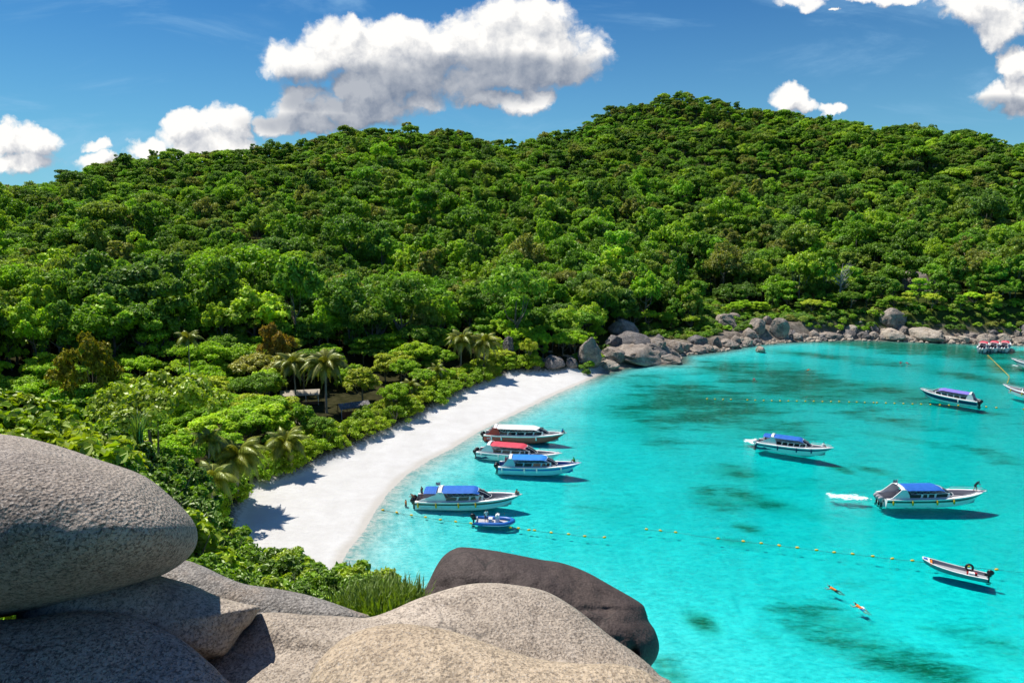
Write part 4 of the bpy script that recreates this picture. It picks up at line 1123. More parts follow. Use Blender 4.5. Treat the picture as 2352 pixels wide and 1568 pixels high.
boulder('big_boulder', [(-420,1020),(-150,990),(0,996),(110,1017),(230,1056),(330,1092),(395,1142),(440,1190),(454,1228),(445,1264),(408,1300),(345,1331),(200,1376),(0,1418),(-200,1450),(-420,1430),(-560,1300),(-560,1120)],
        (-40, 1215), (200, 1200, 6.5), (0.10, -1.0, 0.42), 1.55, 2.2, M_boulder, 'huge rounded grey boulder overhanging the others on the left', 0.09, 3, 2.1)
boulder('wedge_boulder', [(60,1330),(200,1318),(330,1310),(377,1324),(440,1342),(500,1368),(560,1385),(597,1392),(590,1408),(575,1432),(556,1450),(528,1492),(510,1506),(483,1511),(440,1530),(300,1600),(100,1640),(40,1480)],
        (330, 1440), (400, 1430, 6.3), (0.18, -0.80, 0.75), 0.55, 1.0, M_pale, 'wedge shaped pale rock poking out below the huge overhanging boulder', 0.05, 8, 2.6)
boulder('low_boulder', [(-260,1400),(0,1422),(150,1405),(260,1405),(330,1424),(415,1467),(471,1512),(505,1545),(540,1600),(560,1800),(300,1900),(-260,1900)],
        (150, 1640), (250, 1560, 5.8), (0.1, -0.62, 0.85), 0.32, 1.2, M_boulder, 'shaded rounded boulder in the bottom left corner under the huge one', 0.05, 5, 2.4)
boulder('streaked_slab', [(300,1270),(415,1284),(460,1297),(520,1325),(566,1341),(640,1352),(700,1364),(760,1382),(815,1402),(850,1418),(800,1450),(600,1480),(400,1440),(280,1360)],
        (560, 1390), (620, 1400, 9.0), (0.05, -0.50, 0.90), 0.35, 1.3, M_slab, 'long dark streaked slab running between the wedge rock and the thicket', 0.06, 2, 2.4)
boulder('pale_rock', [(380,1500),(470,1490),(560,1440),(594,1409),(650,1406),(705,1411),(780,1414),(845,1417),(900,1400),(960,1374),(1050,1346),(1110,1338),(1170,1341),(1250,1356),(1320,1395),(1400,1458),(1460,1500),(1510,1545),(1560,1620),(1560,2000),(380,2000)],
        (980, 1620), (1000, 1560, 5.9), (0.0, -0.42, 0.92), 0.45, 1.6, M_pale, 'broad pale granite rock filling the bottom behind the tan one', 0.07, 6, 2.6,
        creases=((1010,1390,80,26,0.09),(640,1500,200,50,0.12),(880,1470,160,24,-0.10)))
boulder('tan_rock', [(640,2100),(690,1640),(706,1575),(730,1520),(775,1475),(830,1446),(900,1432),(965,1435),(1050,1452),(1150,1487),(1240,1513),(1340,1523),(1420,1524),(1490,1545),(1540,1590),(1640,1700),(1640,2100)],
        (1080, 1760), (1050, 1560, 4.7), (0.05, -0.45, 0.92), 0.40, 1.0, M_tan, 'smooth tan brown rock nearest the camera at the bottom centre', 0.06, 12, 2.5)
boulder('dark_boulder', [(968,1392),(972,1365),(985,1335),(1002,1300),(1020,1275),(1045,1259),(1070,1256),(1130,1263),(1180,1272),(1240,1284),(1290,1292),(1345,1312),(1405,1345),(1470,1383),(1483,1402),(1490,1425),(1505,1448),(1514,1480),(1510,1505),(1496,1528),(1440,1600),(1250,1640),(1050,1560),(975,1450)],
        (1240, 1430), (1240, 1380, 13.5), (0.05, -0.62, 0.80), 1.3, 4.5, M_dark, 'large smooth dark brown boulder above the water behind the pale rock', 0.16, 17, 2.5,
        creases=((1455,1505,10,16,0.5),(1440,1520,14,10,0.4),(1400,1400,60,8,0.08)))

# ------------------------------------------------------------------ shore rocks
M_shore = granite('shore_granite', (0.24, 0.195, 0.16), (0.41, 0.345, 0.285), 3.2, (0.30, 0.21, 0.13), 0.45, 0.8, 0.35, 0.35, 0.18)
M_shore_lt = granite('light_shore_granite', (0.40, 0.33, 0.255), (0.58, 0.50, 0.40), 3.2, (0.45, 0.33, 0.21), 0.5, 0.8, 0.35, 0.25, 0.12)
M_shore_dk = granite('dark_shore_granite', (0.11, 0.10, 0.10), (0.23, 0.21, 0.20), 3.0, (0.24, 0.17, 0.12), 0.35, 0.8, 0.35, 0.35, 0.18)
def rock_mesh(seed, cuts=7, lump=0.22, sub=4):
    import bmesh
    bm = bmesh.new(); bmesh.ops.create_icosphere(bm, subdivisions=sub, radius=1.0)
    co = np.array([v.co[:] for v in bm.verts]); rs = rng_of(seed)
    for i in range(cuts):
        n = rs.normal(size=3); n[2] = abs(n[2]) * 0.7; n /= np.linalg.norm(n); d = rs.uniform(0.55, 0.85)
        s = co @ n; over = np.clip(s - d, 0, None)
        co -= n[None, :] * (over * 0.88)[:, None]
    nn = co / np.linalg.norm(co, axis=1, keepdims=True)
    co += nn * (fbm(co[:, 0] * 1.3 + seed, co[:, 1] * 1.3, co[:, 2] * 1.3, 4) * lump)[:, None]
    cr = np.abs(vnoise(co[:, 0] * 1.6 + seed * 3, co[:, 1] * 1.6, co[:, 2] * 3.2)); co -= nn * (np.clip(0.10 - cr, 0, 1) * 1.6)[:, None]
    co /= np.abs(co).max(0)[None, :]
    fs = np.array([[v.index for v in f.verts] for f in bm.faces]); bm.free()
    return mesh_np('rock', co, fs, smooth=True)
ROCKS = [rock_mesh(200 + i, 9 + i % 4, 0.12 + 0.02 * (i % 3)) for i in range(8)] + [rock_mesh(230 + i, 18, 0.10) for i in range(4)]
for me in ROCKS:
    pass
_rock_cache = {}
def rock(u, vb, w, h, mat, label, depth=1.0, tilt=0.0, roll=0.0, seed=0, name='shore_rock', group=None, sink=0.22, at=None):
    """A rock whose foot shows at (u, vb), w by h in the sheet's pixels."""
    P = ground(u, vb, 0.0) if at is None else np.array(at, float)
    if at is None:
        q = hit(u, vb); P = q
    dist = P[1] * CP - (P[2] - EYE) * SP
    W = w / FOC * dist; H = h / FOC * dist / 0.96
    k = (seed % len(ROCKS), mat.name)
    if k not in _rock_cache:
        me = ROCKS[k[0]].copy(); me.materials.clear(); me.materials.append(mat); _rock_cache[k] = me
    o = bpy.data.objects.new(name, _rock_cache[k]); COL.objects.link(o)
    D = W * 0.5 * depth
    dirn = np.array([P[0], P[1]]) / math.hypot(P[0], P[1])
    o.location = (P[0] + dirn[0] * D * 0.7, P[1] + dirn[1] * D * 0.7, P[2] + H * (0.5 - sink * 0.5))
    o.scale = (W / 2 * 1.02, D, H / 2 * (1 + sink))
    o.rotation_euler = (roll, tilt, -math.atan2(P[0], P[1]) * 1.0)
    return tag(o, label, 'rock', group)
L, Mx, Dk = M_shore_lt, M_shore, M_shore_dk
rock_list = [
 (1170,838,32,64,Dk,'tall dark upright boulder beside the dark palm pair',0.9,0.0,1),
 (1352,843,60,74,Mx,'big upright grooved boulder at the end of the sand',0.9,0.12,2),
 (1393,849,62,24,L,'flat whitish rock lying on the sand at the water edge',0.8,0.0,3),
 (1268,848,62,30,Dk,'low dark brown rock under the bushes at the back of the beach end',0.9,0.0,4),
 (1232,850,36,16,Dk,'small dark rock partly under the bright round tree',0.9,0.0,5),
 (1312,846,34,22,Dk,'dark rock pile left of the upright grooved boulder',0.9,0.0,6),
 (1405,832,70,38,Mx,'sloping slab right of the upright grooved boulder',1.0,0.2,7),
 (1476,838,176,50,Mx,'largest grey slab sloping into the water right of the beach',1.3,0.16,9),
 (1535,836,60,22,Mx,'low tip of the large slab reaching into the water',1.0,0.1,2),
 (1462,812,112,44,Dk,'dark slab lying on top of the largest slab',1.0,0.30,10),
 (1438,782,84,46,Mx,'uppermost slab under the trees above the beach end',1.0,0.35,11),
 (1500,822,74,36,Dk,'darker wedge shaped slab on the right side of the slab pile',1.0,0.30,8),
 (1408,806,46,40,Dk,'dark leaning slab between upright boulder and slab pile',1.0,0.3,9),
 (1512,792,30,24,Dk,'rounded dark block above the middle of the slabs',0.9,0.0,4),
 (1508,808,54,28,Mx,'angular block right of the stacked slabs',0.9,0.1,5),
 (1548,812,44,28,Mx,'blocky rock right of the big slab',0.9,0.0,6),
 (1570,811,26,28,Mx,'squat pointed rock at the water right of the slabs',0.9,0.0,7),
 (1601,794,48,22,Dk,'overhanging flat topped rock above the small cove',0.9,-0.05,0),
 (1600,812,60,16,Mx,'low pale rock along the small cove',0.9,0.0,1),
 (1645,803,24,32,Dk,'egg shaped standing rock left of the rocky point',0.8,0.0,2),
 (1670,800,56,22,Mx,'rock shelf behind the egg shaped standing rock',0.9,0.0,3),
 (1688,792,26,22,Mx,'boulder just right of the egg shaped standing rock',0.9,0.0,4),
 (1702,793,20,18,L,'light round boulder at the water on the rocky point',0.9,0.0,5),
 (1745,808,24,12,L,'lone pale rock standing in the shallow water',0.9,0.0,6),
 (1785,778,50,56,Mx,'tall rounded cliff boulder on the rocky point',0.7,0.0,7),
 (1762,746,22,20,Mx,'block perched left of the tall cliff boulder',0.8,0.0,0),
 (1741,766,44,32,Mx,'sloping rock left of the tall cliff boulder',0.9,0.3,1),
 (1668,752,56,34,Mx,'grey slope of bare rock high on the point',0.9,0.4,2),
 (1690,738,34,20,Mx,'upper bare rock patch on the point',0.9,0.4,3),
 (1718,780,40,26,Mx,'brown boulder in the middle of the rocky point',0.9,0.1,4),
 (1805,783,18,14,L,'small pale boulder at the water right of the cliff boulder',0.9,0.0,5),
 (1830,782,30,16,Mx,'wide boulder at the water right of the cliff boulder',0.9,0.0,6),
 (1857,782,22,9,L,'flat small rock at the water on the far shore',0.9,0.0,7),
 (1905,781,60,16,Mx,'low rock ledge on the far shore under the dead tree',0.9,0.0,0),
 (1950,779,44,20,Dk,'dark ledge on the far shore right of the dead tree',0.9,0.0,1),
 (2007,764,20,22,Dk,'upper dark block on the far shore',0.9,0.0,2),
 (2008,779,26,20,Mx,'rounded block on the far shore between two ledges',0.9,0.0,3),
 (2045,782,64,26,L,'pale rock face on the far shore, left of the longest ledge',0.9,0.05,4),
 (2070,768,34,18,Mx,'block above the pale rock face of the far shore',0.9,0.0,5),
 (2120,784,100,28,L,'longest pale rock ledge on the far shore',0.8,0.08,6),
 (2175,786,60,16,L,'tapering right end of the pale far shore ledge',0.8,0.05,7),
 (2048,754,60,44,Mx,'rock outcrop between the trees above the far shore',0.8,0.0,0),
 (2100,672,84,46,Mx,'brown rock outcrop high on the right slope',0.7,0.1,1),
 (2138,680,36,48,Dk,'dark cleft block beside the high outcrop',0.7,0.0,2),
 (2302,787,36,24,L,'big pale rounded boulder behind the red roofed boats',0.9,0.0,3),
 (2272,787,26,20,Mx,'boulder left of the big pale one behind the red roofed boats',0.9,0.0,4),
 (2252,784,26,14,L,'flat topped light boulder above the leftmost red roofed boat',0.9,0.0,5),
 (2333,779,20,20,Mx,'upright boulder near the right edge of the shore',0.9,0.0,6),
 (2329,787,34,12,L,'low light slab at the right edge of the shore',0.9,0.0,7),
 (2282,772,22,14,Dk,'dark boulder behind the big pale rounded one',0.9,0.0,0),
 (2352,774,26,28,Dk,'dark rounded boulder cut by the right edge',0.9,0.0,1),
 (2225,786,40,12,Mx,'low rocks left of the red roofed boats',0.9,0.0,2),
]
for i, (u, vb, w, h, mt, lab, dp, tl, sd_) in enumerate(rock_list):
    rock(u, vb, w, h, mt, lab, dp, tl, 0.0, sd_, 'rock_outcrop' if 'outcrop' in lab else 'shore_rock')
def shore_band():
    rs = rng_of(404)
    line = [(1575,812),(1600,812),(1660,804),(1720,794),(1790,786),(1880,782),(1960,779),(2060,782),(2160,785),(2240,790),(2352,792)]
    us = [q[0] for q in line]; vs = [q[1] for q in line]
    for i in range(84):
        u = rs.uniform(1575, 2360); lift = rs.choice([0, 0, 6, 12]) ; vb = np.interp(u, us, vs) - lift + rs.uniform(-1, 1)
        w = rs.uniform(12, 36); h = w * rs.uniform(.32, .7); mt = [L, Mx, Mx, Dk][rs.randint(4)]
        seg = 'in the small cove' if u < 1640 else 'on the rocky point' if u < 1800 else 'under the dead tree' if u < 1960 else 'below the high outcrop' if u < 2130 else 'near the red canopied boats'
        rock(u, vb, w, h, mt, '%s boulder %s %s' % ({id(L): 'pale', id(Mx): 'brown', id(Dk): 'dark'}[id(mt)], 'at the water' if lift == 0 else 'back from the water', seg), rs.uniform(.7, 1.1), rs.uniform(-.2, .3), 0.0, i, 'shore_rock', 'boulders along the far shore')
shore_band()
def rubble():
    """Loose stones too many to count along the foot of the slope."""
    rs = rng_of(88); Vs, Fs, n0 = [], [], 0
    line = [(1215,852),(1290,850),(1330,846)] + [(1420,836),(1560,830),(1566,814),(1600,812),(1660,806),(1720,795),(1790,787),(1880,783),(1960,781),(2060,784),(2160,787),(2240,791),(2352,793),(2420,796)]
    small = rock_mesh(310, 8, 0.2, 2); nv = len(small.vertices)
    c = np.zeros(nv * 3, np.float32); small.vertices.foreach_get('co', c); c = c.reshape(-1, 3)
    f = np.array([list(p.vertices) for p in small.polygons])
    for (a, b) in zip(line[:-1], line[1:]):
        A_, B_ = ground(*a), ground(*b); ln = np.linalg.norm(B_ - A_)
        for i in range(int(ln * 2.3)):
            k = rs.rand(); q = A_ + (B_ - A_) * k; back = abs(rs.normal()) * 3.0 - 0.4
            dr = q[:2] / np.hypot(*q[:2]); x, y = q[0] + dr[0] * back, q[1] + dr[1] * back
            s = rs.uniform(0.25, 0.95) * (1.5 if rs.rand() < 0.15 else 1); th = rs.uniform(0, 6.28)
            p = c * np.array([s, s * rs.uniform(.6, 1), s * rs.uniform(.45, .8)])
            p = np.stack([p[:, 0] * math.cos(th) - p[:, 1] * math.sin(th), p[:, 0] * math.sin(th) + p[:, 1] * math.cos(th), p[:, 2]], 1) + [x, y, tz(x, y) + s * 0.15]
            Vs.append(p); Fs.append(f + n0); n0 += nv
    me = mesh_np('shore_rubble', np.vstack(Vs), np.vstack(Fs), smooth=True)
    tag(link('shore_rubble', me, [M_shore_lt]), 'loose stones strewn along the rocky shoreline', 'rubble', kind='stuff')
rubble()
# ------------------------------------------------------------------ boats
def paint(name, col, rough=0.35, spec=0.4, dirt=0.12):
    m, t = new_mat(name)
    tc = t.n('ShaderNodeTexCoord').outputs['Object']
    n = t.noise(tc, 1.7, 5.0, 0.65)
    c = t.mix(t.m('MULTIPLY', t.smooth(n, 0.45, 0.75), dirt * 2), (*col, 1), tuple(q * 0.55 for q in col) + (1,))
    b = t.n('ShaderNodeBsdfPrincipled', ins={'Base Color': c, 'Roughness': rough, 'Specular IOR Level': spec})
    t.n('ShaderNodeOutputMaterial', ins={'Surface': b.outputs[0]})
    return m
def cloth(name, col):
    m, t = new_mat(name)
    tc = t.n('ShaderNodeTexCoord').outputs['Object']
    n = t.noise(tc, 2.2, 5.0, 0.6)
    c = t.mix(t.smooth(n, 0.3, 0.8), (*col, 1), tuple(min(1, q * 1.25 + 0.012) for q in col) + (1,))
    bm = t.n('ShaderNodeBump', ins={'Strength': 0.5, 'Distance': 0.05, 'Height': t.noise(t.v('MULTIPLY', tc, (3, 1, 1)), 2.4, 3.0)})
    b = t.n('ShaderNodeBsdfPrincipled', ins={'Base Color': c, 'Roughness': 0.75, 'Normal': bm.outputs[0]})
    t.n('ShaderNodeOutputMaterial', ins={'Surface': b.outputs[0]})
    return m
W_ = paint('white_gelcoat', (0.78, 0.78, 0.76)); NAVY = paint('navy_paint', (0.012, 0.03, 0.11)); RED = paint('red_paint', (0.62, 0.06, 0.04)); BLUE = paint('blue_paint', (0.015, 0.12, 0.42))
LBLUE = paint('pale_blue_paint', (0.42, 0.62, 0.70)); BLK = paint('black_plastic', (0.012, 0.012, 0.014), 0.3); GREY = paint('grey_deck', (0.34, 0.34, 0.36), 0.7); DGRN = paint('dark_green_stripe', (0.012, 0.06, 0.045))
GLASS = paint('tinted_glass', (0.010, 0.013, 0.016), 0.08, 0.7, 0.0); METAL = paint('steel_tube', (0.62, 0.62, 0.64), 0.3); YEL = paint('yellow_foam', (0.75, 0.42, 0.01), 0.6); ORG = paint('orange_fabric', (0.85, 0.20, 0.01), 0.8)
INT = paint('cockpit_liner', (0.42, 0.41, 0.43), 0.7); SEAT = paint('seat_vinyl', (0.10, 0.12, 0.20), 0.6); REDST = paint('red_stripe', (0.40, 0.03, 0.03)); PINK = paint('crimson_paint', (0.45, 0.02, 0.09))
C_BLUE = cloth('royal_blue_canvas', (0.002, 0.095, 0.40)); C_RED = cloth('red_canvas', (0.50, 0.035, 0.065)); C_PURP = cloth('purple_canvas', (0.17, 0.14, 0.52)); C_BLUE2 = cloth('bright_blue_canvas', (0.002, 0.17, 0.55))
WOOD = paint('worn_timber', (0.22, 0.12, 0.07), 0.8, 0.2, 0.3); TEALB = paint('blue_grey_hull', (0.13, 0.22, 0.25), 0.5)

def engine(parent, x, y, mat=BLK, s=1.0, tilt=0.0):
    e = MB()
    e.ball((x - 0.12, y, 0.98), (0.40 * s, 0.23 * s, 0.34 * s), 12, 8); e.box((x - 0.05, y, 0.66), (0.42 * s, 0.30 * s, 0.28)); 
    o = e.build('engine', mat, parent, True)
    g = MB(); g.box((x - 0.02, y, 0.2), (0.20, 0.12, 0.85)); g.box((x - 0.05, y, -0.24), (0.5, 0.28, 0.03)); g.ball((x - 0.05, y, -0.45), (0.26, 0.07, 0.07), 8, 5); g.box((x + 0.26, y, 0.62), (0.28, 0.2, 0.24))
    g.build('gearcase', BLK, o)
    return o

def hb(t): return float(np.interp(t, [0, .12, .4, .6, .72, .82, .9, .96, 1.0], [.88, .95, 1.0, .97, .88, .70, .47, .24, .03]))
def flag(parent, x, y, z):
    b = MB(); b.tube([(x, y, z), (x, y, z + 1.1)], 0.035, 5); b.build('flag_staff', METAL, parent)
    f = MB(); n = 8
    for j, (z0, z1, mi) in enumerate([(.0, .07, 0), (.07, .14, 1), (.14, .28, 2), (.28, .35, 1), (.35, .42, 0)]):
        for i in range(n):
            xa, xb = -0.62 * i / n, -0.62 * (i + 1) / n
            ya, yb = 0.06 * math.sin(i * 1.1), 0.06 * math.sin((i + 1) * 1.1)
            f.add([(x + xa, y + ya, z + .5 + z0), (x + xb, y + yb, z + .5 + z0), (x + xb, y + yb, z + .5 + z1), (x + xa, y + ya, z + .5 + z1)], [(0, 1, 2, 3)], mi)
    f.build('flag', [REDST, W_, NAVY], parent)

def speedboat(name, label, stern, bow, beam=3.4, hull=(W_, W_, NAVY, W_), canopy=C_BLUE, can=(0.16, 0.66), aft_can=None, wing=W_, wall=W_, win=5, engines=3,
              eng_mat=BLK, fenders=((0.2, W_), (0.5, W_), (0.7, W_)), hard_roof=False, flagged=False, bow_seat=INT, arch=True, swoosh=None, group=None, cat='speedboat', ch=1.30, len_fix=None, rows=6, decor=None):
    S, Bw = np.array(stern, float), np.array(bow, float)
    d = Bw[:2] - S[:2]; Ln = np.hypot(*d) if len_fix is None else len_fix
    yaw = math.atan2(d[1], d[0]); mid = S[:2] + d / np.hypot(*d) * Ln / 2
    e = empty(name, (mid[0], mid[1], 0.0), yaw)
    L_ = Ln; B = beam / 2
    ts = [0, .03, .08, .15, .25, .35, .45, .55, .63, .70, .76, .82, .87, .91, .95, .98, 1.0]
    gz = lambda t: 1.16 + 0.10 * t + 0.62 * t ** 2.6
    gx = lambda t: -L_ / 2 + L_ * t
    inner = lambda t: max(B * hb(t) - 0.42, 0.02)
    def sec(t):
        h = B * hb(t); zk = -0.50 + (0 if t < .55 else 1.35 * ((t - .55) / .45) ** 2.2); zc = -0.02 + (0 if t < .4 else 0.85 * ((t - .4) / .6) ** 2); zg = gz(t)
        zk = min(zk, zg - 0.25); zc = min(max(zc, zk + 0.05), zg - 0.12)
        pts = [(0, zk), (h * .84, zc), (h * .90, zc + .30 * (zg - zc)), (h * .965, zc + .62 * (zg - zc)), (h * .985, zc + .84 * (zg - zc)), (h + .03, zg - .06), (h + .02, zg + .02)]
        out = []
        for y, z in pts:
            fr = (z - zk) / (zg - zk); xk = -L_ / 2 + L_ * (t * (0.90 if t > 0.5 else 1) if t > .5 else t)
            xk = gx(t) - (0.10 * L_ * max(0, (t - .5) / .5) ** 1.6); x = xk + (gx(t) - xk) * fr
            out.append(Vector((x, y, z)))
        return out
    b = MB()
    for s in (1, -1):
        rings = [[Vector((p.x, p.y * s, p.z)) for p in sec(t)] for t in ts]
        b.loft(rings, [0, 0, 1, 2, 3, 4])
        r0 = rings[0]; b.add(r0 + [Vector((r0[0].x, 0, r0[-1].z - 0.25))], [tuple(range(len(r0) + 1))], 3)
    b.build('hull', [hull[0], hull[1], hull[2], hull[3], hull[3]], e, False)
    k = MB()       # side decks, inner walls and floor
    for s in (1, -1):
        rings = []
        for t in ts:
            h = B * hb(t) + .02; i_ = inner(t); fz = 0.32 if t < .905 else gz(t) + .05
            if t >= .905: rings.append([Vector((gx(t), h * s, gz(t) + .02)), Vector((gx(t), h * .6 * s, gz(t) + .04)), Vector((gx(t), h * .3 * s, gz(t) + .05)), Vector((gx(t), 0, gz(t) + .055))])
            else: rings.append([Vector((gx(t), h * s, gz(t) + .02)), Vector((gx(t), i_ * s, gz(t) + .05)), Vector((gx(t), (i_ - .03) * s, fz)), Vector((gx(t), 0, fz))])
        k.loft(rings, [0, 1, 2])
    k.build('deck', [W_, bow_seat, GREY], e)
    w = MB()       # cabin coaming
    t0, t1 = can[0] + .03, can[1] + .02
    tt = np.linspace(t0, t1, 9); wh = 0.62
    for s in (1, -1):
        w.loft([[Vector((gx(t), inner(t) * s, gz(t) + .04)), Vector((gx(t), (inner(t) - .10) * s, gz(t) + wh * min(1, (t - t0 + .02) * 12, 1) + .02)), Vector((gx(t), (inner(t) - .17) * s, gz(t) + wh * min(1, (t - t0 + .02) * 12) + .02)), Vector((gx(t), (inner(t) - .10) * s, gz(t) + .0))] for t in tt], [0, 0, 0])
    cabin = w.build('cabin_side', wall, e)
    for s in (1, -1):
        for i in range(win):
            a = t0 + .035 + (t1 - t0 - .04) * i / win; c = a + (t1 - t0 - .04) / win * 0.84
            g = MB()
            def P(t, f, o=0.012): return Vector((gx(t), (inner(t) - .10 * f + o) * s, gz(t) + .04 + (wh - .03) * f))
            g.add([P(a, .14), P(c, .14), P(c + .008, .92), P(a + .008, .92)], [(0, 1, 2, 3)])
            g.build('window', GLASS, cabin)
    # raked windshield
    ws = MB(); tb, tp = t1 + .075, t1 - .045
    rb, rp = [], []
    for q in np.linspace(-1, 1, 7):
        bx = gx(tb) - abs(q) ** 2 * L_ * .055; rb.append(Vector((bx, inner(tb) * q * 1.0, gz(tb) + .10))); px = gx(tp) - abs(q) ** 2 * L_ * .03
        rp.append(Vector((px, inner(tp) * q * .88, gz(tp) + 1.12 - .1 * q * q)))
    ws.loft([rb, [b_.lerp(p_, .5) + Vector((.05, 0, .06)) for b_, p_ in zip(rb, rp)], rp]); wo = ws.build('windshield', GLASS, e)
    fr = MB(); fr.tube(rb, .035, 5); fr.tube(rp, .03, 5)
    for q in (0, 2, 4, 6): fr.tube([rb[q], rb[q].lerp(rp[q], .5) + Vector((.06, 0, .07)), rp[q]], .025, 5)
    fr.build('windshield_frame', W_, wo)
    # canopy
    def canopy_piece(nm, a, c, mat, nose, zoff=0.0, th=0.03):
        m_ = MB(); rings = []; N = 25
        for i in range(N):
            f = i / (N - 1); t = a + (c - a) * f
            sag = -.05 * abs(math.sin(f * math.pi * 5)) ** .6 * (0 if hard_roof else 1)
            dn = (-.55 * max(0, (f - .80) / .20) ** 1.7 if nose else 0) - (.12 * max(0, (.12 - f) / .12) ** 2)
            wd = (inner(min(t, .6)) + .06) * (1 - (.28 * max(0, (f - .78) / .22) ** 2 if nose else 0))
            zz = gz(t) * .5 + gz(.4) * .5 + ch + zoff + dn
            rings.append([Vector((gx(t), wd * q, zz + .14 * (1 - q * q) - (.10 if abs(q) > .95 else 0) + sag * (1 - .4 * abs(q)))) for q in (-1, -.97, -.75, -.4, 0, .4, .75, .97, 1)])
        m_.loft(rings); m_.loft([[p - Vector((0, 0, th)) for p in r] for r in rings][::-1])
        return m_.build(nm, mat, e, True), rings
    _, rings = canopy_piece('canopy', can[0], can[1], canopy, True)
    if aft_can: canopy_piece('aft_canopy', aft_can[0], aft_can[1], canopy, False, -.08)
    for s in (1, -1):
        st = MB(); n = 6
        for i in range(n):
            ta = t0 + .06 + (t1 - t0 - .12) * i / (n - 1)
            base = Vector((gx(ta), (inner(ta) - .12) * s, gz(ta) + wh))
            for dt in (-.030, .030):
                tc = ta + dt; f = (tc - can[0]) / (can[1] - can[0]); ri = rings[int(np.clip(round(f * 24), 0, 24))]
                st.tube([base, Vector((gx(tc), ri[7 if s > 0 else 1].y * .98, ri[7].z - .04))], .022, 4)
        ri = [Vector((r[7 if s > 0 else 1].x, r[7 if s > 0 else 1].y * .98, r[7].z - .05)) for r in rings[:20:3]]
        st.tube(ri, .022, 4)
        st.build('canopy_frame', METAL, e)
    if hard_roof:
        for s in (1, -1):
            g = MB()
            for i in range(6):
                a = t0 + .02 + (t1 - t0 - .02) * i / 6; c = a + (t1 - t0) / 6 * .88
                g.add([Vector((gx(a), (inner(a) - .13) * s, gz(a) + wh + .04)), Vector((gx(c), (inner(c) - .13) * s, gz(c) + wh + .04)), Vector((gx(c), (inner(c) - .17) * s, gz(.4) + ch - .16)), Vector((gx(a), (inner(a) - .17) * s, gz(.4) + ch - .16))], [(0, 1, 2, 3)])
            g.build('side_glazing', GLASS, cabin)
    if arch:      # raked side wings that carry the rear of the canopy
        for s in (1, -1):
            m_ = MB(); y0 = (B * hb(.1) - .22) * s
            za = gz(.1) + .04; zt = gz(.3) * .5 + gz(.4) * .5 + ch - .02
            prof = [(.025, za), (can[0] + .07, za), (can[0] + .06, za + .62), (can[0] + .04, zt - .1), (can[0] + .03, zt), (can[0] - .01, zt), (can[0] - .035, za + .95), (.06, za + .25)]
            o_ = [Vector((gx(t), y0 - .10 * s * (z - za), z)) for t, z in prof]; i2 = [p - Vector((0, .09 * s, 0)) for p in o_]
            n = len(o_); m_.add(o_ + i2, [tuple(range(n)), tuple(range(2 * n - 1, n - 1, -1))] + [(i, (i + 1) % n, n + (i + 1) % n, n + i) for i in range(n)])
            m_.build('side_wing', wing, e)
        m_ = MB(); zt = gz(.3) * .5 + gz(.4) * .5 + ch + .16; yy = inner(.2)
        m_.loft([[Vector((gx(can[0] + dx), yy * q, zt - .25 * abs(q) ** 3 + dz)) for q in np.linspace(-1, 1, 9)] for dx, dz in ((-.012, .0), (-.008, .06), (.022, .06), (.026, .0))]); m_.build('roof_arch', W_, e)
    # benches inside and at the bow
    m_ = MB()
    for i in range(rows):
        t = t0 + .05 + (t1 - t0 - .08) * i / rows
        for s in (1, -1):
            m_.box((gx(t), inner(t) * .5 * s, .62), (.5, inner(t) * .72, .14)); m_.box((gx(t) - .26, inner(t) * .5 * s, .88), (.09, inner(t) * .72, .5))
    m_.build('bench', SEAT, e)
    m_ = MB()
    for s in (1, -1):
        m_.loft([[Vector((gx(t), (inner(t) - .02) * s, .80 + (gz(t) - gz(.7)) * .5)), Vector((gx(t), max(inner(t) - .42, .0) * s, .80 + (gz(t) - gz(.7)) * .5)), Vector((gx(t), max(inner(t) - .42, .0) * s, .34))] for t in (t1 + .09, .82, .87, .90)])
    m_.build('bow_seat', bow_seat, e)
    for s in (1, -1):
        r_ = MB(); pts = [Vector((gx(t), (B * hb(t) - .10) * s, gz(t) + .34)) for t in (.72, .78, .84, .89, .94, .975)]
        r_.tube([Vector((gx(.70), (B * hb(.7) - .1) * s, gz(.7) + .05))] + pts, .02, 4)
        for p in pts[::2]: r_.tube([p, p - Vector((0, 0, .32))], .016, 4)
        r_.build('bow_rail', METAL, e)
    if engines:
        for i in range(engines): engine(e, -L_ / 2 - .28, (i - (engines - 1) / 2) * .62, eng_mat, 1.05)
    for t, mt in fenders:
        for s in (1, -1):
            f = MB(); y = (B * hb(t) + .16) * s; z = gz(t)
            f.tube([(gx(t), y, z - .08), (gx(t) + .02, y, z - .16), (gx(t) + .03, y, z - .66), (gx(t) + .03, y, z - .74)], [.04, .12, .12, .04], 8)
            f.tube([(gx(t), y, z - .08), (gx(t), y - .14 * s, z + .06)], .012, 4)
            f.build('fender', mt, e, True)
    if swoosh:
        for s in (1, -1):
            m_ = MB(); r1, r2 = [], []
            for t in np.linspace(0.0, swoosh[1], 14):
                c = sec(t); k_ = t / swoosh[1]
                lo = c[1].lerp(c[2], .1); hi = c[3].lerp(c[4], .9)
                lo2 = lo.lerp(hi, k_ ** 2)
                r1.append(Vector((lo2.x, (lo2.y + .012) * s, lo2.z))); r2.append(Vector((hi.x, (hi.y + .012) * s, hi.z)))
            m_.loft([[a_, b_] for a_, b_ in zip(r1, r2)]); m_.build('hull_graphic', swoosh[0], e)
    if decor: decor(e, gx, gz, inner, B)
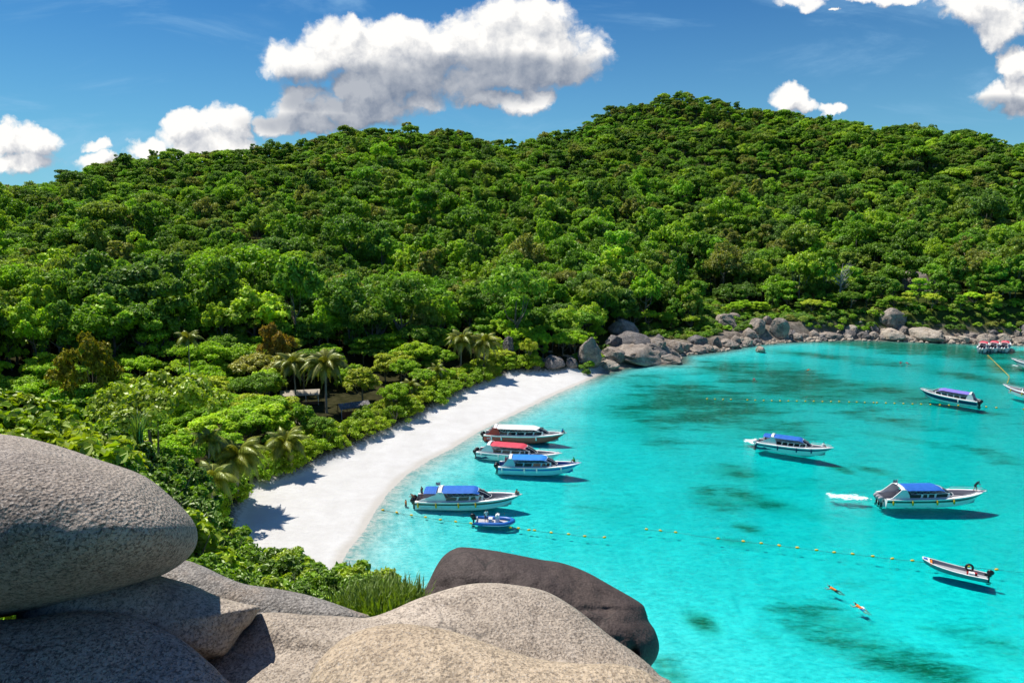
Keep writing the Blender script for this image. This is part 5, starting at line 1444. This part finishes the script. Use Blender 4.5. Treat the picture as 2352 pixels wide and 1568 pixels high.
    an = MB(); an.tube([(gx(.93), 0, gz(.93) + .06), (gx(.97), 0, gz(.97) + .12), (gx(1.0) + .12, 0, gz(1) + .02)], .03, 5); an.tube([(gx(1.0) + .08, 0, gz(1)), (gx(1.0) + .1, 0, .5)], .012, 4)
    an.build('anchor', METAL, e)
    if flagged: flag(e, gx(can[0]), inner(.2) * .2, gz(.3) + ch - .1)
    tag(e, label, cat, group)
    e['sheet_len'] = L_
    return e

def G(u, v, z=0.0): return ground(u, v, z)
GR = 'speedboats anchored in the bay'
boats = {}
boats['red'] = speedboat('speedboat', 'red hulled speedboat with a long white hard roof, farthest of those moored along the beach', G(1114, 1000, .6), G(1302, 998, 1.5), 3.3, (RED, RED, RED, W_), W_, (0.13, 0.70), None, RED, W_, 5, 2, BLK,
    ((.10, W_), (.22, W_), (.64, W_)), hard_roof=True, swoosh=None, group=GR, ch=1.28)
boats['redcan'] = speedboat('speedboat', 'speedboat with a red canvas canopy and a dark blue stern wrapped by a white curve', G(1099, 1039, .6), G(1291, 1045, 1.5), 3.2, (W_, W_, W_, W_), C_RED, (0.14, 0.62), None, W_, W_, 4, 3, BLK,
    ((.07, W_), (.28, W_)), swoosh=(NAVY, .27), group=GR, flagged=True)
boats['lblue'] = speedboat('speedboat', 'pale blue hulled speedboat with bright blue canopy moored right beside the red canopied one', G(1146, 1073, .6), G(1335, 1067, 1.5), 3.2, (LBLUE, LBLUE, BLUE, LBLUE), C_BLUE2, (0.14, 0.62), None, LBLUE, LBLUE, 4, 2, BLK,
    ((.05, W_), (.32, W_), (.47, W_), (.76, W_)), group=GR, bow_seat=BLUE)
boats['near'] = speedboat('speedboat', 'white speedboat with blue canopy and yellow fenders, nearest the beach', G(957, 1151, .6), G(1199, 1140, 1.5), 3.5, (W_, LBLUE, DGRN, W_), C_BLUE, (0.225, 0.62), (0.08, 0.20), W_, W_, 3, 3, BLK,
    ((.03, YEL), (.20, YEL), (.41, YEL), (.57, YEL)), group=GR, flagged=True)
boats['right'] = speedboat('speedboat', 'large white speedboat with blue canopy, dark stripe and man on the bow, alone at right', G(2024, 1146, .6), G(2264, 1132, 1.5), 3.5, (W_, W_, DGRN, W_), C_BLUE, (0.15, 0.58), None, W_, W_, 3, 3, GREY,
    ((.05, YEL), (.23, YEL), (.46, YEL), (.62, YEL)), group=GR, flagged=True)
boats['mid'] = speedboat('speedboat', 'smaller speedboat with blue canopy and dark blue fenders in mid bay', G(1740, 1018, .6), G(1914, 1034, 1.4), 3.0, (W_, W_, NAVY, W_), C_BLUE, (0.20, 0.64), (0.08, 0.18), W_, W_, 5, 2, W_,
    ((.0, NAVY), (.29, NAVY), (.54, NAVY), (.73, NAVY)), swoosh=(NAVY, .36), group=GR)
boats['purple'] = speedboat('speedboat', 'navy hulled speedboat with a purple canopy seen from its stern quarter', G(2246, 928, .4), G(2113, 897, 1.4), 3.4, (W_, NAVY, NAVY, W_), C_PURP, (0.12, 0.70), None, W_, W_, 5, 3, BLK, ((.3, W_),), group=GR)
va = math.atan2(ground(2278, 800)[0], ground(2278, 800)[1])
for i, (u, v) in enumerate([(2254, 805), (2279, 804), (2304, 804)]):
    s_ = G(u, v, .4); b_ = s_ + np.array([math.sin(va + .10), math.cos(va + .10), 0]) * 9.0
    speedboat('speedboat', '%s of three small red canopied boats rafted near the far shore' % ('leftmost', 'middle', 'rightmost')[i], s_, b_, 2.8, (W_, W_, W_, W_), C_RED, (0.10, 0.60), None, W_, W_, 2, 2, W_, (), group='red canopied boats rafted together', ch=1.2, rows=2)
speedboat('speedboat', 'white speedboat whose pointed bow enters the photo at the right edge, nearer the far shore', G(2470, 862, .5), G(2322, 827, 1.4), 3.2, (W_, W_, NAVY, W_), W_, (0.16, 0.55), None, W_, W_, 3, 2, W_, (), group=GR)
speedboat('speedboat', 'white and crimson speedboat cut by the right edge beyond the purple canopied boat', G(2448, 928, .5), G(2303, 886, 1.5), 3.2, (W_, W_, PINK, W_), PINK, (0.16, 0.62), None, W_, W_, 3, 2, W_, ((.8, YEL), (.6, YEL)), group=GR)

def rib():
    c0, c1 = G(1089, 1194, .4), G(1180, 1198, .4); d = c1 - c0; L_ = np.hypot(*d[:2]) ; mid = (c0 + c1) / 2
    e = empty('inflatable_boat', (mid[0], mid[1], 0), math.atan2(d[1], d[0]))
    h = L_ / 2; r = .27; y = .98
    path = [(-h, y, .36), (-h * .5, y, .36), (h * .2, y, .37), (h * .55, y * .92, .40), (h * .82, y * .6, .47), (h * .97, y * .2, .52), (h * .97, -y * .2, .52), (h * .82, -y * .6, .47), (h * .55, -y * .92, .40), (h * .2, -y, .37), (-h * .5, -y, .36), (-h, -y, .36)]
    b = MB(); b.tube(path, [.12] + [r] * 10 + [.12], 12); b.build('tube', BLUE, e, True)
    st = MB()
    def off(p, k): n = Vector((p[0] * .25 if abs(p[1]) < .9 else 0, p[1], 0)).normalized(); return Vector(p) + n * k + Vector((0, 0, -.06))
    st.tube([off(p, r * .96) for p in path[1:-1]], .045, 5); st.build('rubbing_strake', W_, e, True)
    b = MB(); b.loft([[Vector((x, -yy, .2)), Vector((x, 0, zk)), Vector((x, yy, .2))] for x, yy, zk in ((-h * .92, .85, -.25), (0, .85, -.28), (h * .5, .7, -.2), (h * .88, .2, .25))]); b.box((-h * .88, 0, .35), (.08, 1.6, .5)); b.build('hull', W_, e)
    b = MB(); b.loft([[Vector((x, -yy, .26)), Vector((x, yy, .26))] for x, yy in ((-h * .9, .8), (0, .8), (h * .5, .62), (h * .84, .2))]); b.build('floor', INT, e)
    b = MB(); b.box((h * .18, .1, .75), (.5, .7, .95)); b.box((h * .18 + .05, .1, 1.28), (.35, .6, .14), rot=Matrix.Rotation(.4, 3, 'Y')); b.build('console', W_, e)
    b = MB(); b.tube([(h * .18 - .35, .1 + .2 * math.cos(a), 1.0 + .2 * math.sin(a)) for a in np.linspace(0, 6.283, 13)], .02, 5); b.build('steering_wheel', BLK, e)
    b = MB(); b.box((-h * .18, .1, .5), (.5, .7, .5)); b.build('seat', W_, e)
    engine(e, -h - .05, 0, BLK, 1.0)
    tag(e, 'blue inflatable dinghy with white rubbing stripe and a man standing in it', 'dinghy')
    return e, h
rib_e, rib_h = rib()

def skiff():
    bw, st = G(2118, 1284, .8), G(2268, 1322, .5); d = bw - st; L_ = np.hypot(*d[:2]); mid = (bw + st) / 2
    e = empty('long_skiff', (mid[0], mid[1], 0), math.atan2(d[1], d[0]))
    h = L_ / 2; ts = [0, .1, .3, .5, .7, .82, .9, .96, 1.0]
    wd = lambda t: .92 * float(np.interp(t, ts, [.86, .92, 1, 1, .92, .80, .64, .46, .30])); zz = lambda t: .50 + .55 * t ** 3
    b = MB()
    for s in (1, -1):
        b.loft([[Vector((-h + L_ * t - .06 * L_ * t ** 4, 0, -.12 + .6 * t ** 4)), Vector((-h + L_ * t - .04 * L_ * t ** 4, wd(t) * .78 * s, -.06 + .62 * t ** 4)), Vector((-h + L_ * t, wd(t) * s, zz(t) - .07)), Vector((-h + L_ * t, (wd(t) + .05) * s, zz(t)))] for t in ts], [0, 0, 1])
    b.add([(-h, .7, -.06), (-h, .8, .5), (-h, -.8, .5), (-h, -.7, -.06)], [(0, 1, 2, 3)], 0)
    b.build('hull', [TEALB, W_], e)
    b = MB()
    for s in (1, -1):
        b.loft([[Vector((-h + L_ * t, (wd(t) + .05) * s, zz(t))), Vector((-h + L_ * t, (wd(t) - .10) * s, zz(t) + .01)), Vector((-h + L_ * t, (wd(t) - .14) * s, .12 + .5 * t ** 3)), Vector((-h + L_ * t, 0, .10 + .5 * t ** 3))] for t in ts[:7]], [0, 1, 1])
    b.build('inner_shell', [W_, GREY], e)
    b = MB(); b.loft([[Vector((-h + L_ * t, -(wd(t) + .03), zz(t) + .012)), Vector((-h + L_ * t, wd(t) + .03, zz(t) + .012))] for t in (.88, .92, .96, 1.0)]); b.build('foredeck', W_, e)
    b = MB(); b.box((-h + L_ * .855, 0, .72), (.18, 1.5, .05)); b.build('thwart', ORG, e)
    b = MB(); b.box((-h + L_ * .95, 0, 1.02), (.38, .42, .03)); b.build('hatch', BLUE, e)
    engine(e, -h - .12, 0, BLK, .9)
    b = MB(); b.box((-h + 1.5, .5, .45), (.55, .45, .55)); b.build('cool_box', W_, e)
    b = MB(); b.box((-h + 1.15, .1, .40), (.4, .3, .42)); b.box((-h + 1.75, .05, .36), (.35, .3, .35)); b.build('fuel_can', REDST, e)
    o = MB(); R1, R2 = .34, .12; vs, fs = [], []
    for i in range(20):
        for j in range(8):
            a, c = 6.283 * i / 20, 6.283 * j / 8; vs.append(((R1 + R2 * math.cos(c)) * math.cos(a), R2 * math.sin(c), (R1 + R2 * math.cos(c)) * math.sin(a))); fs.append((i * 8 + j, ((i + 1) % 20) * 8 + j, ((i + 1) % 20) * 8 + (j + 1) % 8, i * 8 + (j + 1) % 8))
    o.add(vs, fs); ty = o.build('tyre_fender', BLK, e, True); ty.location = (-h + 1.7, -.25, .92); ty.rotation_euler = (.3, 0, .2)
    tag(e, 'long narrow grey skiff with black tyre and red fuel cans, lowest boat', 'skiff')
skiff()

# ------------------------------------------------------------------ people
def human(pose):
    """Joint positions of a figure 1.72 m tall, feet (or seat) at z = 0, facing +x."""
    J = {}
    if pose == 'stand':
        J = dict(pel=(0,0,.93), che=(0.02,0,1.25), nek=(.0,0,1.46), hed=(.03,0,1.60), hl=(0,.10,.90), hr=(0,-.10,.90), kl=(.04,.13,.49), kr=(.0,-.13,.49), al=(-.02,.15,.08), ar=(-.04,-.15,.08), tl=(.17,.17,.035), tr=(.15,-.18,.035),
                 sl=(0,.19,1.40), sr=(0,-.19,1.40), el=(-.02,.29,1.14), er=(.02,-.28,1.14), wl=(.10,.30,.90), wr=(.16,-.26,.93))
    elif pose == 'sit':
        J = dict(pel=(0,0,.12), che=(.08,0,.42), nek=(.12,0,.62), hed=(.18,0,.75), hl=(0,.10,.11), hr=(0,-.10,.11), kl=(.36,.17,.34), kr=(.38,-.15,.30), al=(.48,.14,.02), ar=(.56,-.12,-.02), tl=(.64,.16,-.02), tr=(.72,-.14,-.06),
                 sl=(.11,.18,.57), sr=(.11,-.18,.57), el=(.26,.26,.38), er=(.28,-.25,.38), wl=(.42,.20,.36), wr=(.46,-.14,.34))
    elif pose == 'bend':
        J = dict(pel=(-.08,0,.88), che=(.14,0,1.16), nek=(.30,0,1.32), hed=(.40,0,1.38), hl=(-.08,.10,.86), hr=(-.08,-.10,.86), kl=(.02,.15,.46), kr=(.08,-.13,.47), al=(-.14,.17,.08), ar=(.02,-.15,.08), tl=(.05,.19,.035), tr=(.21,-.16,.035),
                 sl=(.24,.18,1.26), sr=(.24,-.18,1.26), el=(.36,.24,1.02), er=(.42,-.22,1.04), wl=(.56,.10,.92), wr=(.60,-.06,1.02))
    elif pose == 'swim':
        J = dict(pel=(-.40,0,-.10), che=(-.10,0,-.02), nek=(.12,0,.06), hed=(.26,0,.15), hl=(-.42,.10,-.12), hr=(-.42,-.10,-.12), kl=(-.82,.16,-.26), kr=(-.84,-.12,-.14), al=(-1.18,.20,-.20), ar=(-1.22,-.12,-.30), tl=(-1.36,.22,-.24), tr=(-1.40,-.12,-.34),
                 sl=(.06,.18,.02), sr=(.06,-.18,.02), el=(.24,.38,-.08), er=(.22,-.38,-.06), wl=(.50,.34,-.06), wr=(.48,-.36,.0))
    return {k: Vector(v) for k, v in J.items()}
_bodies = {}
def body_mesh(pose):
    if pose in _bodies: return _bodies[pose]
    J = human(pose); b = MB()
    def seg(a, c, r0, r1): b.tube([a, c], [r0, r1], 10); b.ball(a, r0, 10, 7); b.ball(c, r1, 10, 7)
    seg(J['pel'], J['che'], .135, .145); seg(J['che'], J['nek'] - (J['nek'] - J['che']) * .22, .145, .11); seg(J['nek'] - (J['nek'] - J['che']) * .3, J['nek'] + (J['hed'] - J['nek']) * .4, .06, .052)
    seg(J['sl'], J['sr'], .062, .062); seg(J['hl'], J['hr'], .10, .10)
    for s in 'lr':
        seg(J['h' + s], J['k' + s], .088, .058); seg(J['k' + s], J['a' + s], .056, .036); seg(J['a' + s], J['t' + s], .036, .026)
        seg(J['s' + s], J['e' + s], .050, .037); seg(J['e' + s], J['w' + s], .037, .026)
        d = (J['w' + s] - J['e' + s]).normalized(); side = d.cross(Vector((0, 0, 1))).normalized(); p = J['w' + s]
        seg(p, p + d * .075, .030, .032)
        for k, ln in zip((-1.5, -.5, .5, 1.5), (.060, .072, .068, .052)):
            q = p + d * .085 + side * (.019 * k); e_ = q + d * ln * .6; b.tube([q, e_, e_ + d * ln * .35 + Vector((0, 0, -.022))], [.011, .010, .008], 6)
        q = p + d * .03 + side * .03; b.tube([q, q + d * .04 + side * .03, q + d * .075 + side * .028], [.013, .011, .009], 6)
    H = J['hed']; f = Vector((1, 0, -.05 if pose != 'bend' else -.7)).normalized(); up = Vector((0, 1, 0)).cross(f) * -1
    b.ball(H, (.092, .076, .112), 14, 10); b.ball(H + f * .088 - up * .012, (.020, .014, .022), 8, 6)
    for s in (1, -1): b.ball(H + Vector((0, .078 * s, 0)), (.016, .012, .026), 6, 5)
    b.ball(H + f * .05 - up * .075, (.036, .036, .026), 8, 6)
    me = mesh_np('tmp', b.v, b.f)
    ob = bpy.data.objects.new('tmp', me); COL.objects.link(ob)
    md = ob.modifiers.new('r', 'REMESH'); md.mode = 'VOXEL'; md.voxel_size = .015
    sm = ob.modifiers.new('s', 'SMOOTH'); sm.factor = .5; sm.iterations = 3
    dg = bpy.context.evaluated_depsgraph_get(); m2 = bpy.data.meshes.new_from_object(ob.evaluated_get(dg)); m2.name = 'body'; m2.materials.clear()
    bpy.data.objects.remove(ob)
    n = len(m2.polygons); c = np.zeros(n * 3, np.float32); m2.polygons.foreach_get('center', c); c = c.reshape(-1, 3)
    bones = [('pel', 'che', 1), ('che', 'nek', 1), ('sl', 'sr', 1), ('hl', 'kl', 2), ('hr', 'kr', 2), ('hl', 'hr', 2), ('kl', 'al', 0), ('kr', 'ar', 0), ('al', 'tl', 0), ('ar', 'tr', 0), ('sl', 'el', 3), ('sr', 'er', 3), ('el', 'wl', 0), ('er', 'wr', 0), ('nek', 'hed', 0), ('hed', 'hed', 0)]
    best = np.full(n, 1e9); mi = np.zeros(n, np.int32)
    for a, c2, m_ in bones:
        A_, B_ = np.array(J[a]), np.array(J[c2]); ab = B_ - A_; L2 = max(ab @ ab, 1e-9); t = np.clip((c - A_) @ ab / L2, 0, 1)
        dd = np.linalg.norm(c - A_ - t[:, None] * ab, axis=1) - (.10 if m_ in (1,) else .07 if m_ == 2 else .05)
        mm = np.full(n, m_)
        if m_ == 3: mm = np.where(t < .55, 1, 0)
        if m_ == 2: mm = np.where(t < .72, 2, 0)
        mi = np.where(dd < best, mm, mi); best = np.minimum(best, dd)
    hd = c - np.array(J['hed']); fr = np.array(f); u_ = np.array(up)
    mi = np.where((np.linalg.norm(hd, axis=1) < .14) & ((hd @ u_ > .05) | ((hd @ fr < -.01) & (hd @ u_ > -.05))), 4, mi)
    mi = np.where(mi == 3, 1, mi)
    m2.polygons.foreach_set('material_index', mi); m2.polygons.foreach_set('use_smooth', np.ones(n, bool))
    _bodies[pose] = m2
    return m2
SKIN = paint('brown_skin', (0.27, 0.13, 0.07), 0.55, 0.3, 0.0); SKIN2 = paint('light_skin', (0.42, 0.24, 0.16), 0.55, 0.3, 0.0); HAIR = paint('black_hair', (0.01, 0.009, 0.008), 0.5)
def cl(n, c): return paint(n, c, 0.8, 0.2, 0.1)
T_PINK, T_GREEN, T_BLUE, T_BLACK, T_WHITE, T_NAVY = cl('maroon_shirt', (.22, .05, .09)), cl('green_shirt', (.05, .36, .02)), cl('blue_shirt', (.01, .16, .42)), cl('black_shirt', (.015, .015, .02)), cl('white_shirt', (.7, .7, .7)), cl('navy_shorts', (.015, .025, .07))
def person(pose, loc, yaw, shirt, shorts, label, skin=SKIN, scale=1.0, group=None):
    me = body_mesh(pose).copy()
    for m in (skin, shirt, shorts, skin, HAIR): me.materials.append(m)
    o = bpy.data.objects.new('person', me); COL.objects.link(o); o.location = loc; o.rotation_euler = (0, 0, yaw); o.scale = (scale,) * 3
    return tag(o, label, 'person', group)
def on_boat(b, x, y, z):
    yaw = b.rotation_euler.z; return (b.location.x + x * math.cos(yaw) - y * math.sin(yaw), b.location.y + x * math.sin(yaw) + y * math.cos(yaw), z)
def bl(b): return b['sheet_len']
def gzf(t): return 1.16 + 0.10 * t + 0.62 * t ** 2.6 + .05
b = boats['red']; person('sit', on_boat(b, bl(b) * .44, 0, gzf(.94)), b.rotation_euler.z, T_BLUE, T_NAVY, 'crewman in a blue shirt sitting on the bow of the red hulled boat')
person('stand', on_boat(b, -bl(b) * .43, .5, .55), 1.2, T_WHITE, T_NAVY, 'person standing at the stern rail of the red hulled boat', SKIN2, .95)
b = boats['lblue']; person('stand', on_boat(b, -bl(b) * .42, .5, .62), b.rotation_euler.z + .4, T_PINK, T_BLACK, 'person with a maroon top standing at the stern of the pale blue boat')
person('sit', on_boat(b, bl(b) * .42, .2, gzf(.92)), b.rotation_euler.z + 2.8, T_GREEN, T_NAVY, 'person in a bright green shirt sitting on the bow of the pale blue boat')
b = boats['near']; person('sit', on_boat(b, bl(b) * .44, -.1, gzf(.94)), b.rotation_euler.z, SKIN, T_BLACK, 'bare chested man crouching on the bow of the boat with yellow fenders')
person('stand', on_boat(b, -bl(b) * .455, .55, .92), b.rotation_euler.z + 2.6, SKIN, T_NAVY, 'bare chested man in blue shorts standing at the stern by the beach')
person('bend', on_boat(b, -bl(b) * .52, -.6, .52), b.rotation_euler.z + 2.9, SKIN, T_NAVY, 'bent over man at the stern of the boat nearest the beach')
person('stand', on_boat(b, -bl(b) * .60, -.2, -.75), b.rotation_euler.z + 3.0, ORG, T_NAVY, 'person in an orange life vest wading behind the stern nearest the beach')
b = boats['right']; person('bend', on_boat(b, bl(b) * .40, .1, gzf(.9)), b.rotation_euler.z, T_BLACK, T_BLACK, 'dark clad man bending over a pole on the bow of the large right boat')
person('stand', on_boat(b, -bl(b) * .32, .2, .34), b.rotation_euler.z, T_NAVY, T_BLACK, 'person at the helm behind the canopy of the large boat at the right', SKIN, .95)
pole = MB(); p_ = on_boat(b, bl(b) * .40 + .62, .0, 0); pole.tube([(p_[0], p_[1], gzf(.9) + 1.05), (p_[0] + .15, p_[1], gzf(.9) - .02)], .02, 5); tag(pole.build('boat_hook', METAL), 'thin pole held by the man bending on the bow', 'pole')
b = boats['mid']; person('sit', on_boat(b, bl(b) * .36, 0, gzf(.85)), b.rotation_euler.z + .3, T_WHITE, T_WHITE, 'person in white sitting on the bow of the mid bay boat', SKIN2)
person('stand', on_boat(b, -bl(b) * .40, .3, .34), b.rotation_euler.z, T_BLACK, T_NAVY, 'dark figure standing at the stern of the boat in the middle of the bay')
person('stand', on_boat(rib_e, -rib_h * .38, -.15, .27), -1.3, T_WHITE, T_BLACK, 'man in a light shirt and dark shorts standing in the blue dinghy')
def at_water(u, v, z=0.0): return tuple(ground(u, v, z))
person('swim', at_water(1910, 1350, .08), 2.4, ORG, T_BLACK, 'snorkeller in an orange vest, the upper left one of the pair in open water', SKIN)
person('swim', at_water(1970, 1391, .10), 2.2, ORG, T_BLUE, 'snorkeller in an orange vest nearest the bottom of the photo', SKIN2)
person('swim', at_water(1857, 849), .5, ORG, T_BLACK, 'tiny swimmer with a red vest over the dark reef, right of centre', SKIN2)
person('swim', at_water(1732, 870), 1.5, REDST, T_BLACK, 'tiny swimmer with a red vest over the left part of the dark reef', SKIN2)
person('swim', at_water(2069, 832), 1.0, REDST, T_BLACK, 'left swimmer of the close pair before the pale far ledge', SKIN2)
person('swim', at_water(2083, 833), 2.0, REDST, T_BLACK, 'right swimmer of the close pair before the pale far ledge', SKIN2)

# ------------------------------------------------------------------ buoy lines, foam
ROPE = paint('dark_rope', (0.06, 0.06, 0.05), 0.9)
def float_mesh(r, l):
    b = MB(); b.tube([(-l, 0, 0), (-l * .8, 0, 0), (-l * .4, 0, 0), (l * .4, 0, 0), (l * .8, 0, 0), (l, 0, 0)], [r * .3, r * .75, r, r, r * .75, r * .3], 9)
    me = mesh_np('float', b.v, b.f, smooth=True); me.materials.append(YEL); return me
F1, F2 = float_mesh(.13, .22), float_mesh(.17, .20)
def buoy_line(pts, me, label, sub=None):
    P = [Vector(ground(u, v, .05)) for u, v in pts]; c = sum(P, Vector()) / len(P); c.z = 0
    e = empty('buoy_line', c)
    b = MB(); path = []
    for a, q in zip(P[:-1], P[1:]):
        for k in range(4): w = a.lerp(q, k / 4) - c; w.z = .03 - .05 * math.sin(math.pi * k / 4); path.append(w)
    path.append(P[-1] - c); b.tube(path, .022, 4); b.build('rope', ROPE, e)
    rs = rng_of(len(P))
    for i, p in enumerate(P):
        o = bpy.data.objects.new('float', me); COL.objects.link(o); o.parent = e; q = P[min(i + 1, len(P) - 1)] - P[max(i - 1, 0)]
        o.location = p - c; o.rotation_euler = (0, rs.uniform(-.15, .15), math.atan2(q.y, q.x) + rs.uniform(-.3, .3))
    tag(e, label, 'buoy line')
z1 = lambda x, y: (909.3 + x / 4.99, 943 + y / 4.99)
z2 = lambda x, y: (1683.8 + x / 3.52, 956.4 + y / 3.52)
z6 = lambda x, y: (1616.5 + x / 3.198, 606.2 + y / 3.198)
buoy_line([z1(*p) for p in [(-150,1135),(10,1163),(178,1195),(340,1218),(510,1247),(685,1270),(860,1288),(1027,1303),(1310,1337),(1405,1345),(1525,1365),(1590,1370),(1780,1395),(1980,1413),(2165,1437),(2390,1449)]], F1, 'near line of yellow floats running out from the beach past the dinghy')
buoy_line([(1485,1215),(1517,1218),(1552,1222)] + [z2(*p) for p in [(-120,985),(83,1007),(228,1023),(373,1041),(519,1058),(675,1078),(818,1096),(967,1109),(1130,1128),(1288,1147),(1450,1163),(1600,1178),(1900,1210),(2130,1235),(2400,1262)]], F1, 'line of yellow floats leading right to the long grey skiff')
buoy_line([z6(*p) for p in [(25,991),(83,993),(142,995),(200,995),(320,999),(378,1001),(440,1003),(500,1004),(561,1005),(622,1006),(684,1007),(746,1008),(808,1008),(872,1010),(935,1010),(995,1010),(1068,1014),(1124,1014),(1183,1017),(1248,1018),(1272,1018),(1338,1021),(1402,1023),(1467,1025),(1534,1028),(1597,1029),(1665,1032),(1735,1034),(1802,1037),(1870,1039),(1990,1045),(2075,1049),(2150,1055),(2350,1066)]], F2, 'long far line of evenly spaced yellow floats across the reef')
pts = [(2088 + (2243 - 2088) * k / 19, 672 + (823 - 672) * k / 19) for k in range(20)] + [(2243, 836), (2240, 848), (2236, 858), (2232, 870)]
buoy_line([z6(*p) for p in pts], F1, 'short dense bead line of floats between the red roofed boats and the right edge')

M_foam, _t = new_mat('foam')
_t.n('ShaderNodeOutputMaterial', ins={'Surface': _t.n('ShaderNodeBsdfDiffuse', ins={'Color': (0.82, 0.84, 0.84)}).outputs[0]})
def foam(name, pts, label, n, wid, rad=(.05, .30)):
    rs = rng_of(n); b = MB(); P = [ground(u, v, 0) for u, v in pts]
    for i in range(n):
        k = rs.rand() ** .8 * (len(P) - 1); j = min(int(k), len(P) - 2); p = P[j] + (P[j + 1] - P[j]) * (k - j)
        w = wid * (0.25 + math.sin(math.pi * min(1, (k + .3) / len(P))))
        x, y = p[0] + rs.normal() * w * 1.3, p[1] + rs.normal() * w; r = rs.uniform(*rad); m_ = 7; h = rs.uniform(.01, .06)
        ring = [(x + r * 1.4 * math.cos(6.283 * q / m_) * rs.uniform(.6, 1.2), y + r * math.sin(6.283 * q / m_) * rs.uniform(.6, 1.2), .006 + i * 1e-5) for q in range(m_)]
        b.add(ring + [(x, y, h + .01)], [(q, (q + 1) % m_, m_) for q in range(m_)])
    tag(b.build(name, M_foam), label, 'foam', kind='stuff')
foam('wake_foam', [(1903, 1132), (1922, 1139), (1945, 1142), (1970, 1142), (1990, 1143)], 'white churned foam left of the large boat at the right', 250, .40, (.04, .17))
foam('stern_foam', [(1722, 1011), (1735, 1013), (1750, 1019)], 'white churned water behind the boat in the middle of the bay', 260, .40)
foam('swimmer_foam', [(1974, 1393), (1980, 1396)], 'splash beside the lower snorkeller', 30, .12, (.03, .12))
foam('bow_foam', [(2326, 838), (2352, 842), (2380, 846)], 'foam streaks beside the boat at the right edge', 120, .35, (.05, .2))

# ------------------------------------------------------------------ shelters under the palms
CANV = paint('sun_bleached_tarp', (0.42, 0.36, 0.28), 0.8, 0.2, 0.3); BRICKC = paint('terracotta_boards', (0.26, 0.10, 0.06), 0.8, 0.2, 0.3)
def shelter(u, v, r, w, d_, h, label, roof_mat, wall_mat, rot=0.0, posts=True, planks=8):
    dd = ray(u, v); hh = math.hypot(dd[0], dd[1]); x, y = dd[0] / hh * r, dd[1] / hh * r; z = tz(x, y)
    e = empty('beach_shelter', (x, y, z), -math.atan2(x, y) + rot)
    rf = MB()
    rf.loft([[Vector((sx * (w / 2 + .3), -d_ / 2 - .3, h - .25)), Vector((sx * (w / 2 + .3), 0, h + .45)), Vector((sx * (w / 2 + .3), d_ / 2 + .3, h - .25))] for sx in (-1, -.5, .0, .5, 1)]); rf.loft([[Vector((sx * (w / 2 + .3), -d_ / 2 - .3, h - .30)), Vector((sx * (w / 2 + .3), 0, h + .40)), Vector((sx * (w / 2 + .3), d_ / 2 + .3, h - .30))] for sx in (1, -1)])
    rf.build('roof', roof_mat, e)
    for sx in (-1, -.33, .33, 1):
        for sy in (-1, 1):
            p = MB(); p.tube([(sx * w / 2, sy * d_ / 2, -.3), (sx * w / 2, sy * d_ / 2, h - .2)], .07, 6); p.build('post', W_ if sy < 0 else WOOD, e)
    for i in range(planks):
        p = MB(); p.box((0, -d_ / 2 - .08, .25 + i * .15), (w, .03, .135)); p.build('plank', wall_mat, e)
    tag(e, label, 'shelter')
shelter(812, 940, 128, 5.2, 3.0, 2.2, 'low terracotta boarded shelter with white posts under the tallest palm, right of its trunk', M_shore_dk, BRICKC, 0.25, planks=8)
shelter(690, 905, 139, 7.0, 3.2, 2.4, 'beige roofed shelter in the shade left of the tallest palm trunk', CANV, WOOD, -0.1, planks=4)

# ------------------------------------------------------------------ labels: number off what still shares one, by its place from the left
def settle_labels():
    by = {}
    for o in scene.objects:
        if o.parent is None and o.get('category') and o.get('label'): by.setdefault(o['label'], []).append(o)
    ordn = ['leftmost', 'second from left', 'third from left', 'fourth from left', 'fifth from left', 'sixth from left', 'seventh from left', 'eighth from left', 'ninth from left', 'tenth from left',
            'eleventh from left', 'twelfth from left', 'thirteenth from left', 'fourteenth from left', 'fifteenth from left', 'sixteenth from left', 'seventeenth from left', 'eighteenth from left', 'nineteenth from left', 'twentieth from left']
    for lab, obs in by.items():
        if len(obs) < 2: continue
        obs.sort(key=lambda o: project(o.location)[0])
        for i, o in enumerate(obs):
            if len(obs) == 2: w = ('left one', 'right one')[i]
            else: w = 'rightmost' if i == len(obs) - 1 else ordn[min(i, 19)]
            o['label'] = '%s, %s' % (lab, w)
settle_labels()
for o in scene.objects:
    if o.get('category') and len(o['label'].replace(',', ' ').split()) > 16: print('LONG', o.name, o['label'])
for o in scene.objects:
    if o.get('category') and len(o['label'].split()) > 16: print('LONG', o.name, o['label'])
